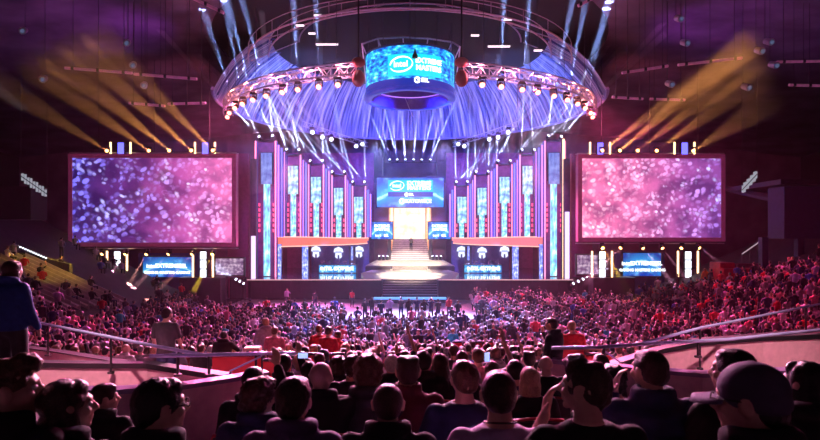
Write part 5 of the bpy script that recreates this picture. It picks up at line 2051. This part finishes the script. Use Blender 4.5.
spots = [s for s in spots if clear(s[0], s[1]) and abs(410 + s[0] * FP / s[1] - 410) < 425]
spots.sort(key=lambda s: s[1])
NIND = 245
pal = ['black'] * 7 + ['charcoal'] * 5 + ['navy'] * 4 + ['grey', 'grey', 'white', 'white', 'red', 'pink', 'lilac', 'blue', 'maroon', 'olive']
hpal = ['black', 'dark brown', 'dark brown', 'brown', 'brown', 'fair', 'grey']


def zone(x, row):
    px = 410 + x * FP / row
    if row < 9:
        return 'in the near centre rows'
    if row < 13:
        return 'beside the red barriers'
    return ('beyond the far left parapet' if px < 130 else 'beyond the left exit wall' if px < 235 else 'behind the pink shirt' if px < 310 else 'around the red group' if px < 370 else
            'below the trio' if px < 450 else 'right of centre aisle' if px < 540 else 'behind the level handrail' if px < 610 else 'beyond the right exit wall' if px < 710 else 'beyond the far right parapet')


seen_keys = set()
for i, (x, yy, row) in enumerate(spots[:NIND]):
    k = rc.choices(range(8), (5, 3, 3, 1, 2, 2, 1, 1))[0]
    nm, fig, seated, hs, ar = POSES[k]
    for _try in range(60):
        hc, tc, sk = rc.choice(hpal), rc.choice(pal), rc.randrange(3)
        key = (k, hc if hs != 'bald' else '', tc, zone(x, row))
        if key not in seen_keys:
            break
    seen_keys.add(key)
    p = clone(fig, SKIN[sk], hc, tc)
    zf = terr(x, yy) if row > 28 else tread(yy) + (terr(x, yy) - max(0, 5 - .18 * yy))
    s = rc.uniform(.95, 1.05)
    p.location = (x, yy, zf)
    p.scale = (s,) * 3
    p.rotation_euler[2] = radians(rc.uniform(-14, 14))
    pose = {'high': ', arm raised', 'chin': ', hand at chin', 'phone': ', both hands up'}.get(ar[0], '')
    hw = 'bald' if hs == 'bald' else ('long ' if hs == 'long' else 'curly ' if hs == 'curly' else 'tied ' if hs == 'bun' else 'cropped ' if hs == 'crew' else '') + hc + ' hair'
    px = 410 + x * FP / row
    lb = 'spectator, %s, %s top%s, %s' % (hw, tc, pose, zone(x, row))
    tag(p, lb, 'person', 'seated crowd: ' + lb[11:])
    if row < 6.4:
        seat(p.location.x, p.location.y, zf, 'dark folding arena seat under a centre row spectator', 'folding seats of the centre rows')


# the many beyond: one crowd object
def tiny(m_, c, rot, s, seated, mats_i, arm):
    ca, sa = cos(rot), sin(rot)

    def T(p):
        return (c[0] + s * (p[0] * ca - p[1] * sa), c[1] + s * (p[0] * sa + p[1] * ca), c[2] + s * p[2])

    def rings(lst, n=7):
        m_.loft([[T((cx + rx * cos(2 * pi * i / n), cy + ry * sin(2 * pi * i / n), z)) for i in range(n)] for cx, cy, z, rx, ry in lst])
    sk, hr, tp_, lg = mats_i
    up = 0 if seated else .46
    m_.cur = tp_
    rings([(0, -.03, .5 + up, .17, .13), (0, -.04, .82 + up, .185, .135), (0, -.04, .97 + up, .215, .10), (0, -.04, 1.06 + up, .10, .07)])
    for sd in (-1, 1):
        if arm == sd:
            m_.cur = tp_
            m_.tube([T((sd * .2, -.03, .98 + up)), T((sd * .27, .15, 1.12 + up))], [.06 * s, .045 * s], 5)
            m_.cur = sk
            m_.tube([T((sd * .27, .15, 1.12 + up)), T((sd * .17, .22, 1.45 + up))], [.04 * s, .04 * s], 5)
        else:
            m_.cur = tp_
            m_.tube([T((sd * .21, -.04, .98 + up)), T((sd * .26, .04, .76 + up)), T((sd * .15, .28, .68 + up * .8))], [.065 * s, .05 * s, .04 * s], 5)
    m_.cur = lg
    if seated:
        for sd in (-1, 1):
            m_.tube([T((sd * .09, 0, .5)), T((sd * .13, .45, .5)), T((sd * .13, .42, .03))], [.09 * s, .07 * s, .05 * s], 5)
    else:
        for sd in (-1, 1):
            m_.tube([T((sd * .09, 0, .98)), T((sd * .11, 0, .5)), T((sd * .12, 0, .0))], [.09 * s, .07 * s, .05 * s], 5)
    m_.cur = sk
    rings([(0, -.02, 1.04 + up, .05, .055), (0, 0, 1.12 + up, .055, .065), (0, .01, 1.2 + up, .075, .09), (0, .0, 1.26 + up, .07, .085), (0, -.01, 1.30 + up, .03, .04)])
    m_.cur = hr
    rings([(0, -.045, 1.13 + up, .065, .055), (0, -.03, 1.20 + up, .084, .084), (0, -.015, 1.27 + up, .080, .090), (0, -.01, 1.31 + up, .05, .06), (0, -.01, 1.325 + up, .02, .02)])


MS = SKIN + [HAIR[k] for k in ('black', 'dark brown', 'brown', 'fair', 'grey')] + [cloth(k) for k in ('black', 'charcoal', 'navy', 'grey', 'white', 'red', 'pink', 'lilac', 'blue', 'teal')]
mb = MB()
for (x, yy, row) in spots[NIND:]:
    zf = terr(x, yy)
    side = x > 12
    cl = rc.choices(range(8, 18), (9, 8, 5, 3, 2.6, 2.0 + .8 * side, 2.0, 1, .7, .3))[0]
    st = row > 30 and rc.random() < (.16 if x > 0 else .10)
    tiny(mb, (x, yy, zf), radians(rc.uniform(-25, 25)), rc.uniform(.95, 1.06), not st, (rc.randrange(3), rc.choices(range(3, 8), (5, 4, 3, 1, 1))[0], cl, 8 + rc.randrange(3)), rc.choice((-1, 1)) if rc.random() < .07 else 0)
cr = mb.build('seated_crowd', MS, smooth=True)
tag(cr, 'dense far crowd on the arena floor and banks', 'crowd', kind='stuff')
